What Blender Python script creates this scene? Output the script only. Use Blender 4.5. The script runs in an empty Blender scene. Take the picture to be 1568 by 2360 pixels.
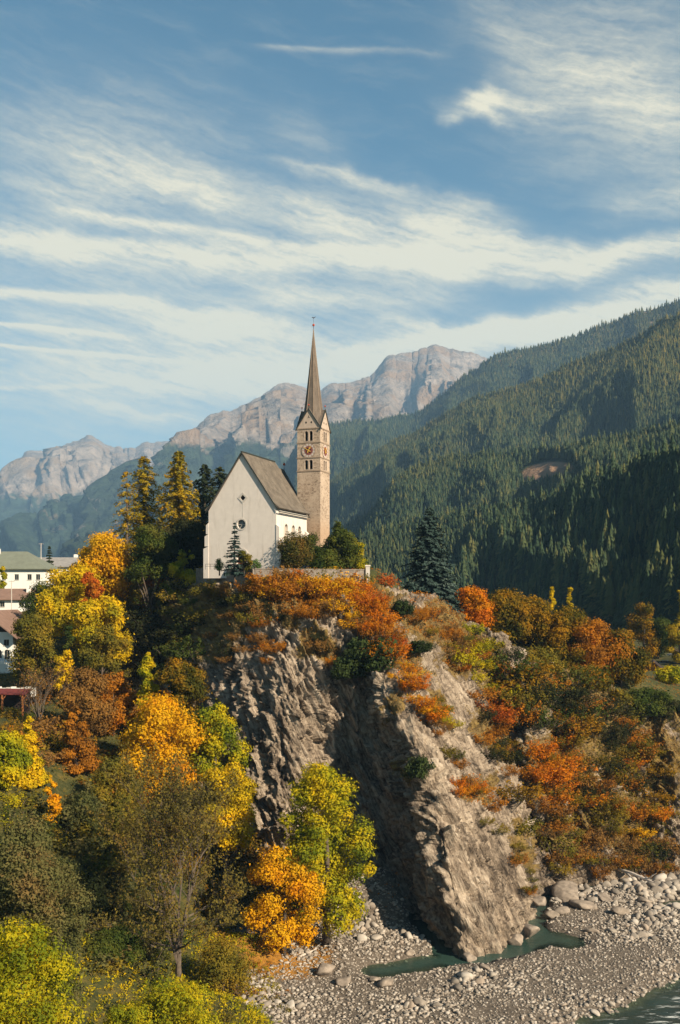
import bpy, math, random
import numpy as np
from mathutils import Vector, Matrix

SC = bpy.context.scene
COL = SC.collection
R = math.radians
rng = np.random.default_rng(7)
random.seed(7)

# ------------------------------------------------------------------ camera
FP, UC, VH = 2287.0, 784.0, 1380.0          # focal length, centre column, horizon row of a 1568x2360 frame
cam_d = bpy.data.cameras.new('camera')
cam = bpy.data.objects.new('camera', cam_d)
COL.objects.link(cam)
cam.location = (0, 0, 0)
cam.rotation_euler = (R(90), 0, 0)
cam_d.sensor_fit = 'VERTICAL'
cam_d.sensor_height = 36.0
cam_d.lens = 36.0 * FP / 2360.0
cam_d.shift_y = (VH - 1180.0) / 2360.0
cam_d.clip_start = 0.5
cam_d.clip_end = 60000
SC.camera = cam

# ------------------------------------------------------------------ light
SUN_PHI, SUN_EL = 43.0, 30.0                 # degrees from +X towards the camera side; height
sx, sy, sz = (math.cos(R(SUN_PHI)) * math.cos(R(SUN_EL)), -math.sin(R(SUN_PHI)) * math.cos(R(SUN_EL)), math.sin(R(SUN_EL)))
sun_d = bpy.data.lights.new('sun', 'SUN')
sun_d.energy = 5.0
sun_d.angle = R(0.6)
sun_d.color = (1.0, 0.86, 0.66)
sun = bpy.data.objects.new('sun', sun_d)
COL.objects.link(sun)
sun.rotation_euler = Vector((sx, sy, sz)).to_track_quat('Z', 'Y').to_euler()
SC.view_settings.view_transform = 'Standard'
SC.view_settings.look = 'None'
SC.view_settings.exposure = 1.22
SC.view_settings.gamma = 1.0
SC.view_settings.use_curve_mapping = False
SC.cycles.max_bounces = 5
SC.cycles.diffuse_bounces = 1
SC.cycles.glossy_bounces = 2
SC.cycles.transmission_bounces = 3
SC.cycles.transparent_max_bounces = 6
SC.cycles.volume_bounces = 0
SC.cycles.use_denoising = True
SC.cycles.use_adaptive_sampling = False


class NT:
    """small helper to write node trees"""
    def __init__(s, tree):
        s.t = tree
        s.t.nodes.clear()

    def n(s, typ, **kw):
        nd = s.t.nodes.new(typ)
        for k, v in kw.items():
            setattr(nd, k, v)
        return nd

    def set(s, sock, v):
        if isinstance(v, bpy.types.NodeSocket):
            s.t.links.new(v, sock)
        elif v is not None:
            sock.default_value = v

    def m(s, op, a, b=None, c=None, clamp=False):
        nd = s.n('ShaderNodeMath', operation=op, use_clamp=clamp)
        s.set(nd.inputs[0], a)
        if b is not None: s.set(nd.inputs[1], b)
        if c is not None: s.set(nd.inputs[2], c)
        return nd.outputs[0]

    def mix(s, f, a, b, blend='MIX'):
        nd = s.n('ShaderNodeMix', data_type='RGBA', blend_type=blend)
        s.set(nd.inputs[0], f)
        s.set(nd.inputs[6], a if isinstance(a, bpy.types.NodeSocket) else (*a, 1))
        s.set(nd.inputs[7], b if isinstance(b, bpy.types.NodeSocket) else (*b, 1))
        return nd.outputs[2]

    def noise(s, vec, scale, detail=4, rough=0.55, w=None, dist=0.0):
        nd = s.n('ShaderNodeTexNoise', noise_dimensions='4D' if w is not None else '3D')
        if vec is not None: s.set(nd.inputs['Vector'], vec)
        if w is not None: s.set(nd.inputs['W'], w)
        nd.inputs['Scale'].default_value = scale
        nd.inputs['Detail'].default_value = detail
        nd.inputs['Roughness'].default_value = rough
        nd.inputs['Distortion'].default_value = dist
        return nd.outputs['Fac']

    def ramp(s, f, stops, interp='LINEAR'):
        nd = s.n('ShaderNodeValToRGB')
        nd.color_ramp.interpolation = interp
        el = nd.color_ramp.elements
        while len(el) > 1: el.remove(el[-1])
        el[0].position = stops[0][0]; el[0].color = (*stops[0][1], 1)
        for p, c in stops[1:]:
            e = el.new(p); e.color = (*c, 1)
        s.set(nd.inputs[0], f)
        return nd.outputs[0]

    def step(s, f, lo, hi):
        nd = s.n('ShaderNodeMapRange', interpolation_type='SMOOTHSTEP')
        s.set(nd.inputs[0], f)
        nd.inputs[1].default_value = lo; nd.inputs[2].default_value = hi
        return nd.outputs[0]

    def comb(s, x, y, z=0.0):
        nd = s.n('ShaderNodeCombineXYZ')
        s.set(nd.inputs[0], x); s.set(nd.inputs[1], y); s.set(nd.inputs[2], z)
        return nd.outputs[0]

    def sep(s, v):
        nd = s.n('ShaderNodeSeparateXYZ')
        s.set(nd.inputs[0], v)
        return nd.outputs

    def bump(s, h, strength, dist=0.1):
        nd = s.n('ShaderNodeBump')
        nd.inputs['Strength'].default_value = strength
        nd.inputs['Distance'].default_value = dist
        s.set(nd.inputs['Height'], h)
        return nd.outputs[0]

    def mapping(s, vec, scale=(1, 1, 1), rot=(0, 0, 0)):
        nd = s.n('ShaderNodeMapping')
        s.set(nd.inputs['Vector'], vec)
        nd.inputs['Scale'].default_value = scale
        nd.inputs['Rotation'].default_value = rot
        return nd.outputs[0]


# ------------------------------------------------------------------ sky with cirrus
SKY_STRENGTH = 0.05
world = bpy.data.worlds.new('World')
SC.world = world
world.use_nodes = True
world.cycles.sampling_method = 'MANUAL'
world.cycles.sample_map_resolution = 256
w = NT(world.node_tree)
sky = w.n('ShaderNodeTexSky', sky_type='NISHITA')
sky.sun_disc = False
sky.sun_elevation = R(SUN_EL)
sky.sun_rotation = math.atan2(sx, sy)
sky.altitude = 1200
sky.air_density = 1.0
sky.dust_density = 0.35
sky.ozone_density = 2.0
tc = w.n('ShaderNodeTexCoord').outputs['Generated']
X, Y, Z = w.sep(tc)
hyp = w.m('SQRT', w.m('ADD', w.m('MULTIPLY', X, X), w.m('MULTIPLY', Y, Y)))
az = w.m('MULTIPLY', w.m('ARCTAN2', X, Y), 1000.0)         # milliradians
el = w.m('MULTIPLY', w.m('ARCTAN2', Z, hyp), 1000.0)


def ang(u, v):
    x, z = (u - UC) / FP, (VH - v) / FP
    return math.atan(x) * 1000, math.atan2(z, math.hypot(x, 1)) * 1000


ae = w.comb(az, el, 0.0)
wn = w.n('ShaderNodeTexNoise'); w.set(wn.inputs['Vector'], ae)
wn.inputs['Scale'].default_value = 0.012; wn.inputs['Detail'].default_value = 5; wn.inputs['Roughness'].default_value = 0.6
wr, wg, wb = w.sep(wn.outputs['Color'])
az_w = w.m('ADD', az, w.m('MULTIPLY', w.m('SUBTRACT', wr, 0.5), 60.0))
el_w = w.m('ADD', el, w.m('MULTIPLY', w.m('SUBTRACT', wg, 0.5), 34.0))


def streak(u1, v1, u2, v2, wd, k, warp=True, soft=40.0, skew=1.0):
    (a1, e1), (a2, e2) = ang(u1, v1), ang(u2, v2)
    L = math.hypot(a2 - a1, e2 - e1)
    dx, dy = (a2 - a1) / L, (e2 - e1) / L
    A, E = (az_w, el_w) if warp else (az, el)
    ra, re = w.m('SUBTRACT', A, a1), w.m('SUBTRACT', E, e1)
    al = w.m('MULTIPLY_ADD', ra, dx, w.m('MULTIPLY', re, dy))
    pe = w.m('MULTIPLY_ADD', ra, -dy, w.m('MULTIPLY', re, dx))
    wd = wd * 0.42
    if skew != 1.0:      # sharper on the upper side
        pe = w.m('MULTIPLY', pe, w.m('MULTIPLY_ADD', w.m('GREATER_THAN', pe, 0.0), skew - 1.0, 1.0))
    g = w.m('DIVIDE', pe, wd)
    g = w.m('EXPONENT', w.m('MULTIPLY', w.m('MULTIPLY', g, g), -1.0))
    ends = w.m('MULTIPLY', w.step(al, -soft, soft), w.m('SUBTRACT', 1.0, w.step(al, L - soft, L + soft)))
    return w.m('MULTIPLY', w.m('MULTIPLY', g, ends), k)


S = [
    # broad veils
    streak(-200, 720, 900, 660, 190, 0.44, soft=170),
    streak(200, 830, 1200, 810, 90, 0.36, soft=170),
    streak(-100, 330, 420, 420, 150, 0.30, soft=120),
    streak(1150, 40, 1750, 230, 190, 0.42, soft=120),
    streak(1230, 330, 1700, 250, 120, 0.22, soft=90),
    # bands
    streak(-60, 505, 200, 575, 44, 0.50, soft=40, skew=1.6),
    streak(60, 555, 480, 580, 40, 0.62, soft=50, skew=1.7),
    streak(430, 570, 1100, 590, 46, 0.66, soft=70, skew=1.7),
    streak(900, 610, 1450, 600, 42, 0.55, soft=60, skew=1.6),
    streak(180, 350, 520, 470, 40, 0.34, soft=50),
    streak(420, 420, 800, 510, 44, 0.46, soft=60),
    streak(700, 500, 1150, 560, 52, 0.50, soft=60),
    streak(960, 500, 1400, 590, 56, 0.62, soft=50, skew=1.9),
    streak(655, 378, 900, 425, 20, 0.42, soft=30, skew=1.8),
    streak(820, 410, 1160, 485, 30, 0.40, soft=50, skew=1.7),
    streak(640, 265, 800, 370, 40, 0.22, soft=40),
    streak(130, 480, 420, 525, 15, 0.50, warp=False, soft=30, skew=1.8),
    streak(380, 515, 640, 560, 16, 0.42, warp=False, soft=30, skew=1.8),
    streak(20, 430, 260, 455, 30, 0.24, soft=50),
    streak(-60, 666, 330, 690, 17, 0.62, warp=False, soft=30, skew=2.2),
    streak(250, 688, 640, 735, 20, 0.50, soft=40, skew=1.4),
    streak(330, 740, 700, 775, 26, 0.40, soft=60),
    streak(620, 680, 1060, 690, 30, 0.36, soft=60),
    streak(760, 815, 1150, 750, 34, 0.62, soft=60, skew=1.5),
    streak(860, 735, 1080, 760, 16, 0.38, soft=30),
    streak(1040, 790, 1330, 735, 34, 0.85, soft=40, skew=1.3),
    streak(1200, 765, 1750, 630, 54, 1.05, soft=50, skew=1.3),
    streak(1370, 585, 1750, 525, 34, 0.85, soft=50, skew=1.8),
    streak(1430, 480, 1720, 420, 50, 0.42, soft=50),
    streak(1080, 10, 1330, 210, 50, 0.26, soft=60),
    streak(1330, 130, 1640, 330, 60, 0.26, soft=70),
    streak(450, 870, 1000, 850, 40, 0.42, soft=80),
    # puff and vapour trails
    streak(1035, 258, 1150, 222, 22, 0.62, soft=20),
    streak(1090, 235, 1175, 275, 14, 0.50, soft=16),
    streak(1120, 205, 1160, 230, 14, 0.42, soft=16),
    streak(1170, 232, 1290, 245, 24, 0.50, soft=20),
    streak(1022, 288, 1062, 280, 11, 0.5, soft=10),
    streak(595, 104, 830, 116, 8, 0.36, warp=False, soft=20, skew=1.8),
    streak(780, 116, 1010, 128, 9, 0.26, soft=20, skew=1.6),
    streak(-60, 738, 150, 758, 7, 0.60, warp=False, soft=25, skew=2.0),
    streak(110, 756, 300, 776, 9, 0.42, warp=False, soft=25, skew=2.0),
    streak(-60, 788, 250, 818, 6, 0.50, warp=False, soft=30, skew=2.0),
    streak(200, 812, 520, 842, 8, 0.42, warp=False, soft=30, skew=2.0),
    streak(-60, 896, 260, 888, 6, 0.28, warp=False, soft=30),
    streak(130, 903, 300, 935, 10, 0.34, soft=25),
    streak(260, 940, 450, 972, 14, 0.32, soft=30),
    streak(-100, 980, 600, 960, 120, 0.26, soft=120),
    streak(-200, 860, 700, 860, 70, 0.20, soft=120),
    streak(0, 300, 620, 330, 130, 0.22, soft=120),
]
tot = S[0]
for q in S[1:]:
    tot = w.m('ADD', tot, q)
# fibres: noise stretched along the drift of the cirrus
fib = w.noise(w.mapping(w.mapping(w.comb(az_w, el_w, 0.0), (1, 1, 1), (0, 0, R(10))), (0.011, 0.065, 1)), 1.0, 10, 0.66)
fib2 = w.noise(w.mapping(w.mapping(w.comb(w.m('MULTIPLY_ADD', w.m('SUBTRACT', wb, 0.5), 40.0, az), w.m('MULTIPLY_ADD', w.m('SUBTRACT', wr, 0.5), 26.0, el), 3.0), (1, 1, 1), (0, 0, R(15))), (0.018, 0.19, 1)), 1.0, 9, 0.66)
fine = w.noise(w.mapping(ae, (0.10, 0.16, 1), (0, 0, R(-35))), 1.0, 5, 0.65)
tex = w.m('ADD', w.m('MULTIPLY', fib, 1.35), w.m('ADD', w.m('MULTIPLY', fib2, 1.15), w.m('MULTIPLY', fine, 0.55)))
tex = w.m('SUBTRACT', tex, 0.66)
# away from the streaks listed, unseen cirrus goes on, thinned to cut the fill light
azabs = w.m('ABSOLUTE', az)
outside = w.step(azabs, 380, 800)
drift = w.m('MULTIPLY', outside, w.m('MULTIPLY', w.step(fib, 0.42, 0.7), w.m('MULTIPLY_ADD', w.step(el, 250, 800), -0.3, 0.36)))
mask = w.m('MULTIPLY', w.m('ADD', tot, drift), tex)
mask = w.m('ADD', w.m('MULTIPLY', w.step(mask, 0.05, 1.0), 0.40), w.m('MULTIPLY', mask, 0.52))
mask = w.m('MULTIPLY_ADD', w.step(fib, 0.45, 0.75), 0.07, mask)
mask = w.m('ADD', mask, w.m('MULTIPLY_ADD', w.step(el, 0, 420), -0.30, 0.30))          # pale air towards the horizon
mask = w.m('MINIMUM', w.m('MAXIMUM', mask, 0.0), 0.90)
skytint = w.mix(1.0, sky.outputs[0], (0.41, 0.88, 0.88), 'MULTIPLY')
cloud_col = (9.7, 8.6, 6.0)
skyc = w.mix(mask, skytint, cloud_col)
bg = w.n('ShaderNodeBackground')
w.set(bg.inputs[0], skyc)
bg.inputs[1].default_value = SKY_STRENGTH
w.t.links.new(bg.outputs[0], w.n('ShaderNodeOutputWorld').inputs[0])


# ------------------------------------------------------------------ helpers
def P(u, v, Yd):
    return np.array([(u - UC) / FP * Yd, Yd, (VH - v) / FP * Yd])


def proj(p):
    p = np.asarray(p, float)
    return UC + FP * p[..., 0] / p[..., 1], VH - FP * p[..., 2] / p[..., 1]


def hash3(ix, iy, iz, seed):
    h = (ix.astype(np.int64) * 374761393 + iy.astype(np.int64) * 668265263 + iz.astype(np.int64) * 2147483647 + seed * 1274126177) & 0xFFFFFFFF
    h = ((h ^ (h >> 13)) * 1274126177) & 0xFFFFFFFF
    h = ((h ^ (h >> 16)) * 2246822519) & 0xFFFFFFFF
    return ((h ^ (h >> 15)) & 0xFFFFFF) / float(0xFFFFFF)


def vnoise(p, seed=0):
    i = np.floor(p); f = p - i
    f = f * f * f * (f * (f * 6 - 15) + 10)
    i = i.astype(np.int64)
    out = 0
    for dx in (0, 1):
        for dy in (0, 1):
            for dz in (0, 1):
                wgt = (f[:, 0] if dx else 1 - f[:, 0]) * (f[:, 1] if dy else 1 - f[:, 1]) * (f[:, 2] if dz else 1 - f[:, 2])
                out = out + wgt * hash3(i[:, 0] + dx, i[:, 1] + dy, i[:, 2] + dz, seed)
    return out * 2 - 1


def fbm(p, octv=5, seed=0, gain=0.5, ridged=False):
    a, s, tot_, n = 1.0, 1.0, 0, 0.0
    for o in range(octv):
        v = vnoise(p * s + o * 17.3, seed + o)
        if ridged: v = 1 - 2 * np.abs(v)
        tot_ = tot_ + a * v; n += a
        a *= gain; s *= 2.03
    return tot_ / n


def cells(p, seed):
    """nearest random cell of each point: its centre and three random numbers"""
    i = np.floor(p).astype(np.int64)
    best = np.full(len(p), 1e9); cen = np.zeros_like(p); rnd = np.zeros_like(p)
    for dx in (-1, 0, 1):
        for dy in (-1, 0, 1):
            for dz in (-1, 0, 1):
                c = i + [dx, dy, dz]
                j = np.stack([hash3(c[:, 0], c[:, 1], c[:, 2], seed + q) for q in range(3)], -1)
                f = c + j
                d = ((p - f) ** 2).sum(1)
                m = d < best
                best = np.where(m, d, best); cen[m] = f[m]
                rnd[m] = np.stack([hash3(c[m, 0], c[m, 1], c[m, 2], seed + 5 + q) for q in range(3)], -1)
    return cen, rnd, np.sqrt(best)


def facets(p, seed, tilt=1.0):
    """broken blocks: every cell a plane of its own tilt and height, with a crisp edge to the next"""
    cen, rnd, _ = cells(p, seed)
    g = (rnd - .5) * 2
    h3 = hash3((cen[:, 0] * 977).astype(np.int64), (cen[:, 1] * 977).astype(np.int64), (cen[:, 2] * 977).astype(np.int64), seed + 31) * 2 - 1
    return tilt * ((p - cen) * g).sum(1) + h3 * .55


def link(o, parent=None):
    COL.objects.link(o)
    if parent is not None: o.parent = parent
    return o


def tag(o, label=None, cat=None, group=None, kind=None):
    if label: o['label'] = label
    if cat: o['category'] = cat
    if group: o['group'] = group
    if kind: o['kind'] = kind
    return o


def empty(name, loc, rz=0.0, scale=None):
    o = bpy.data.objects.new(name, None)
    o.empty_display_size = 0.3
    o.location = [float(c) for c in loc]
    o.rotation_euler = (0, 0, rz)
    if scale: o.scale = scale
    return link(o)


def mesh_np(name, V, F, mats=(), smooth=False, attrs=None, loose=False):
    """V (n,3), F (m,k) integer array or list of arrays with fixed k"""
    me = bpy.data.meshes.new(name)
    V = np.asarray(V, np.float32)
    Fs = F if isinstance(F, list) else [np.asarray(F)]
    Fs = [np.asarray(f, np.int32) for f in Fs if len(f)]
    me.vertices.add(len(V)); me.vertices.foreach_set('co', V.ravel())
    if Fs:
        loops = np.concatenate([f.ravel() for f in Fs])
        lens = np.concatenate([np.full(len(f), f.shape[1], np.int32) for f in Fs])
        starts = np.concatenate([[0], np.cumsum(lens)[:-1]]).astype(np.int32)
        me.loops.add(len(loops)); me.loops.foreach_set('vertex_index', loops)
        me.polygons.add(len(lens)); me.polygons.foreach_set('loop_start', starts)
        me.polygons.foreach_set('loop_total', lens)
        if smooth: me.polygons.foreach_set('use_smooth', np.ones(len(lens), bool))
    for nm, (dom, arr) in (attrs or {}).items():
        at = me.attributes.new(nm, 'FLOAT', dom)
        at.data.foreach_set('value', np.asarray(arr, np.float32))
    me.update(calc_edges=True)
    for mt in mats: me.materials.append(mt)
    return me


def obj(name, me, parent=None):
    return link(bpy.data.objects.new(name, me), parent)


class MB:
    """collects solids; build() links them as one mesh object"""
    def __init__(s): s.v, s.f = [], []

    def add(s, V, F):
        b = len(s.v)
        s.v += [tuple(map(float, p)) for p in V]
        s.f += [tuple(b + i for i in f) for f in F]
        return s

    def box(s, x0, x1, y0, y1, z0, z1):
        return s.add([(x0, y0, z0), (x1, y0, z0), (x1, y1, z0), (x0, y1, z0), (x0, y0, z1), (x1, y0, z1), (x1, y1, z1), (x0, y1, z1)],
                     [(3, 2, 1, 0), (4, 5, 6, 7), (0, 1, 5, 4), (1, 2, 6, 5), (2, 3, 7, 6), (3, 0, 4, 7)])

    def hexa(s, pts):
        return s.add(pts, [(3, 2, 1, 0), (4, 5, 6, 7), (0, 1, 5, 4), (1, 2, 6, 5), (2, 3, 7, 6), (3, 0, 4, 7)])

    def prism(s, poly, off):
        """closed polygon of 3-D points swept by off"""
        n = len(poly); off = Vector(off)
        V = [Vector(p) for p in poly]; V += [p + off for p in V]
        return s.add(V, [tuple(range(n))[::-1], tuple(range(n, 2 * n))] + [(i, (i + 1) % n, n + (i + 1) % n, n + i) for i in range(n)])

    def slab(s, quad, th):
        """a quad thickened along its normal"""
        a, b, c, d = [Vector(q) for q in quad]
        nrm = (b - a).cross(d - a).normalized() * th
        return s.hexa([a, b, c, d, a + nrm, b + nrm, c + nrm, d + nrm])

    def tube(s, pts, rad, n=6, cap=True):
        pts = [Vector(p) for p in pts]
        V, F = [], []
        for i, p in enumerate(pts):
            t = (pts[min(i + 1, len(pts) - 1)] - pts[max(i - 1, 0)]).normalized()
            a = t.cross(Vector((0.31, 0.95, 0.05)));  a = a.normalized() if a.length > 1e-4 else Vector((1, 0, 0))
            b = t.cross(a)
            r = rad[i] if hasattr(rad, '__len__') else rad
            V += [p + (a * math.cos(k * 2 * math.pi / n) + b * math.sin(k * 2 * math.pi / n)) * r for k in range(n)]
        for i in range(len(pts) - 1):
            F += [(i * n + k, i * n + (k + 1) % n, (i + 1) * n + (k + 1) % n, (i + 1) * n + k) for k in range(n)]
        if cap: F += [tuple(range(n))[::-1], tuple((len(pts) - 1) * n + k for k in range(n))]
        return s.add(V, F)

    def ball(s, c, r, n=8, m=5, sq=1.0):
        V = [(c[0], c[1], c[2] - r * sq)]
        for j in range(1, m):
            a = -math.pi / 2 + math.pi * j / m
            V += [(c[0] + r * math.cos(a) * math.cos(k * 2 * math.pi / n), c[1] + r * math.cos(a) * math.sin(k * 2 * math.pi / n), c[2] + r * sq * math.sin(a)) for k in range(n)]
        V.append((c[0], c[1], c[2] + r * sq))
        F = [(0, 1 + (k + 1) % n, 1 + k) for k in range(n)]
        for j in range(m - 2):
            F += [(1 + j * n + k, 1 + j * n + (k + 1) % n, 1 + (j + 1) * n + (k + 1) % n, 1 + (j + 1) * n + k) for k in range(n)]
        F += [(len(V) - 1, 1 + (m - 2) * n + k, 1 + (m - 2) * n + (k + 1) % n) for k in range(n)]
        return s.add(V, F)

    def mesh(s, name, mat=None, smooth=False):
        me = bpy.data.meshes.new(name)
        me.from_pydata(s.v, [], s.f)
        if smooth: me.polygons.foreach_set('use_smooth', np.ones(len(me.polygons), bool))
        if mat: me.materials.append(mat)
        me.update()
        return me

    def build(s, name, mat=None, parent=None, smooth=False):
        return obj(name, s.mesh(name, mat, smooth), parent)


def cut(target, cutter):
    """subtract the solid of cutter (an MB) from target, for good"""
    c = cutter.build('cutter', None, target.parent)
    import bmesh
    bm = bmesh.new(); bm.from_mesh(c.data); bmesh.ops.recalc_face_normals(bm, faces=bm.faces); bm.to_mesh(c.data); bm.free()
    bm = bmesh.new(); bm.from_mesh(target.data); bmesh.ops.recalc_face_normals(bm, faces=bm.faces); bm.to_mesh(target.data); bm.free()
    md = target.modifiers.new('b', 'BOOLEAN'); md.operation = 'DIFFERENCE'; md.solver = 'EXACT'; md.object = c
    bpy.context.view_layer.update()
    dg = bpy.context.evaluated_depsgraph_get()
    me = bpy.data.meshes.new_from_object(target.evaluated_get(dg))
    target.modifiers.clear()
    old = target.data; target.data = me; bpy.data.meshes.remove(old)
    cm = c.data; bpy.data.objects.remove(c); bpy.data.meshes.remove(cm)


# ------------------------------------------------------------------ materials
MATS = {}


def new_mat(name):
    m = bpy.data.materials.new(name); m.use_nodes = True
    MATS[name] = m
    return m, NT(m.node_tree)


def finish(t, col, rough=0.85, normal=None, spec=0.25, extra=None):
    b = t.n('ShaderNodeBsdfPrincipled')
    t.set(b.inputs['Base Color'], col if isinstance(col, bpy.types.NodeSocket) else (*col, 1))
    t.set(b.inputs['Roughness'], rough)
    b.inputs['Specular IOR Level'].default_value = spec
    if normal is not None: t.set(b.inputs['Normal'], normal)
    for k, v in (extra or {}).items(): t.set(b.inputs[k], v)
    t.t.links.new(b.outputs[0], t.n('ShaderNodeOutputMaterial').inputs[0])
    return b


def ocoord(t): return t.n('ShaderNodeTexCoord').outputs['Object']


def wcoord(t): return t.n('ShaderNodeNewGeometry').outputs['Position']


def plain(name, c, var=0.25, scale=1.5, rough=0.85, bump=0.15, stain=None, metal=0.0, spec=0.25):
    m, t = new_mat(name)
    oc = ocoord(t)
    n1 = t.noise(oc, scale, 6, 0.6)
    lo = tuple(x * (1 - var) for x in c); hi = tuple(min(1, x * (1 + var * 0.6)) for x in c)
    col = t.ramp(n1, [(0.3, lo), (0.7, hi)])
    if stain:
        st = t.noise(t.mapping(oc, (1.2, 1.2, 0.25)), 0.9, 5, 0.65)
        col = t.mix(t.m('MULTIPLY', t.step(st, 0.5, 0.75), stain[1]), col, stain[0])
    finish(t, col, rough, t.bump(t.noise(oc, scale * 9, 4), bump, 0.05), spec, {'Metallic': metal})
    return m


def leaf_mat(name, stops, trans=0.35, scale=0.35):
    """leaf colours drawn from stops by branch-sized patches and leaf by leaf"""
    m, t = new_mat(name)
    oc = ocoord(t)
    rnd = t.n('ShaderNodeObjectInfo').outputs['Random']
    pat = t.noise(oc, scale, 3, 0.5, w=t.m('MULTIPLY', rnd, 40.0))
    at = t.n('ShaderNodeAttribute', attribute_name='rnd').outputs['Fac']
    f = t.m('ADD', t.m('MULTIPLY', t.m('SUBTRACT', pat, 0.5), 1.7), t.m('MULTIPLY_ADD', at, 0.40, 0.30))
    f = t.m('ADD', f, t.m('MULTIPLY', t.m('SUBTRACT', rnd, 0.5), 0.16))
    n = len(stops)
    col = t.ramp(f, [(0.08 + 0.84 * i / max(1, n - 1), c) for i, c in enumerate(stops)])
    d = t.n('ShaderNodeBsdfDiffuse'); t.set(d.inputs[0], col)
    tr = t.n('ShaderNodeBsdfTranslucent'); t.set(tr.inputs[0], col)
    mx = t.n('ShaderNodeMixShader'); mx.inputs[0].default_value = trans
    t.t.links.new(d.outputs[0], mx.inputs[1]); t.t.links.new(tr.outputs[0], mx.inputs[2])
    t.t.links.new(mx.outputs[0], t.n('ShaderNodeOutputMaterial').inputs[0])
    return m


LEAF = {
    'yellow': leaf_mat('leaf_yellow', [(.22, .20, .015), (.50, .35, .012), (.72, .45, .012), (.70, .36, .010)]),
    'gold': leaf_mat('leaf_gold', [(.38, .23, .014), (.64, .36, .012), (.74, .36, .010), (.60, .22, .008)]),
    'orange': leaf_mat('leaf_orange', [(.32, .15, .014), (.52, .20, .010), (.60, .17, .010), (.40, .10, .010)]),
    'red': leaf_mat('leaf_red', [(.32, .15, .018), (.46, .14, .014), (.50, .10, .014), (.28, .08, .016)]),
    'limey': leaf_mat('leaf_yellow_green', [(.07, .10, .012), (.22, .23, .012), (.48, .37, .012), (.62, .40, .010)]),
    'olive': leaf_mat('leaf_olive', [(.06, .065, .014), (.13, .115, .018), (.24, .17, .02), (.32, .18, .018)]),
    'brown': leaf_mat('leaf_brown', [(.10, .06, .022), (.20, .105, .03), (.30, .15, .035), (.24, .09, .02)]),
    'rust': leaf_mat('leaf_rust', [(.15, .075, .02), (.30, .12, .018), (.44, .17, .014), (.40, .10, .01)]),
    'green': leaf_mat('leaf_green', [(.022, .038, .010), (.045, .066, .014), (.085, .10, .018), (.13, .12, .02)]),
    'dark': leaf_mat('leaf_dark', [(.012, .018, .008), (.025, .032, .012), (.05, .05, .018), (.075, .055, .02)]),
    'hedge': leaf_mat('leaf_hedge', [(.03, .035, .008), (.09, .08, .012), (.28, .15, .012), (.40, .18, .01)], scale=0.28),
    'hedge2': leaf_mat('leaf_clipped', [(.03, .042, .012), (.055, .065, .016), (.10, .085, .02), (.20, .11, .025)], scale=0.5),
    'juniper': leaf_mat('leaf_juniper', [(.018, .028, .010), (.035, .05, .016), (.065, .075, .02)], 0.15),
    'spruce': leaf_mat('needle_blue', [(.016, .032, .026), (.04, .065, .055), (.085, .115, .095)], 0.12),
    'larch': leaf_mat('needle_larch', [(.10, .10, .014), (.24, .19, .016), (.42, .28, .016), (.44, .23, .014)], 0.35),
    'fir': leaf_mat('needle_fir', [(.014, .024, .014), (.03, .042, .02), (.06, .065, .022)], 0.12),
    'willow': leaf_mat('leaf_willow', [(.04, .05, .016), (.09, .095, .03), (.15, .135, .045), (.20, .13, .045)]),
    'topiary': leaf_mat('leaf_topiary', [(.05, .10, .02), (.09, .16, .03), (.14, .20, .035)]),
    'twig': leaf_mat('leaf_sparse', [(.06, .055, .022), (.115, .095, .028), (.19, .145, .026), (.20, .12, .03)]),
}
M_BARK = plain('bark', (.10, .075, .055), .4, 3, .95, .5)
M_BARKL = plain('bark_pale', (.125, .095, .07), .4, 3, .95, .5)
M_PLASTER = plain('plaster_white', (.64, .565, .495), .07, .8, .9, .25, ((.38, .32, .26), .5))
M_TRIM = plain('stone_trim', (.50, .45, .39), .15, 2, .9, .2)
M_SHINGLE, t = new_mat('roof_shingle')
oc = ocoord(t)
bk = t.n('ShaderNodeTexBrick')
t.set(bk.inputs['Vector'], t.mapping(oc, (1, 1, 1)))
n1 = t.noise(oc, 0.7, 6, .65); n2 = t.noise(t.mapping(oc, (3, 3, 8)), 2.2, 4, .7)
col = t.ramp(t.m('ADD', t.m('MULTIPLY', n1, .55), t.m('MULTIPLY', n2, .45)), [(.33, (.066, .052, .040)), (.5, (.130, .105, .080)), (.66, (.205, .17, .13))])
z = t.sep(oc)[2]
saw = t.m('FRACT', t.m('MULTIPLY', z, 3.2))
finish(t, col, .9, t.bump(t.m('ADD', t.m('MULTIPLY', saw, .8), n2), .6, .06))
M_SPIRE, t = new_mat('spire_shingle')
oc = ocoord(t); z = t.sep(oc)[2]
n1 = t.noise(t.mapping(oc, (2, 2, .6)), 1.2, 5, .65); n2 = t.noise(t.mapping(oc, (4, 4, 7)), 2, 4, .7)
col = t.ramp(t.m('ADD', t.m('MULTIPLY', n1, .5), t.m('MULTIPLY', n2, .5)), [(.33, (.070, .054, .042)), (.5, (.130, .102, .080)), (.68, (.205, .165, .13))])
finish(t, col, .9, t.bump(t.m('ADD', t.m('FRACT', t.m('MULTIPLY', z, 3.0)), n2), .5, .05))
M_STONE, t = new_mat('tower_rubble')
oc = ocoord(t)
vo = t.n('ShaderNodeTexVoronoi', feature='F1'); t.set(vo.inputs['Vector'], t.mapping(oc, (1, 1, 2.1))); vo.inputs['Scale'].default_value = 1.9
ve = t.n('ShaderNodeTexVoronoi', feature='DISTANCE_TO_EDGE'); t.set(ve.inputs['Vector'], t.mapping(oc, (1, 1, 2.1))); ve.inputs['Scale'].default_value = 1.9
vr = t.sep(vo.outputs['Color'])[0]
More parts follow.
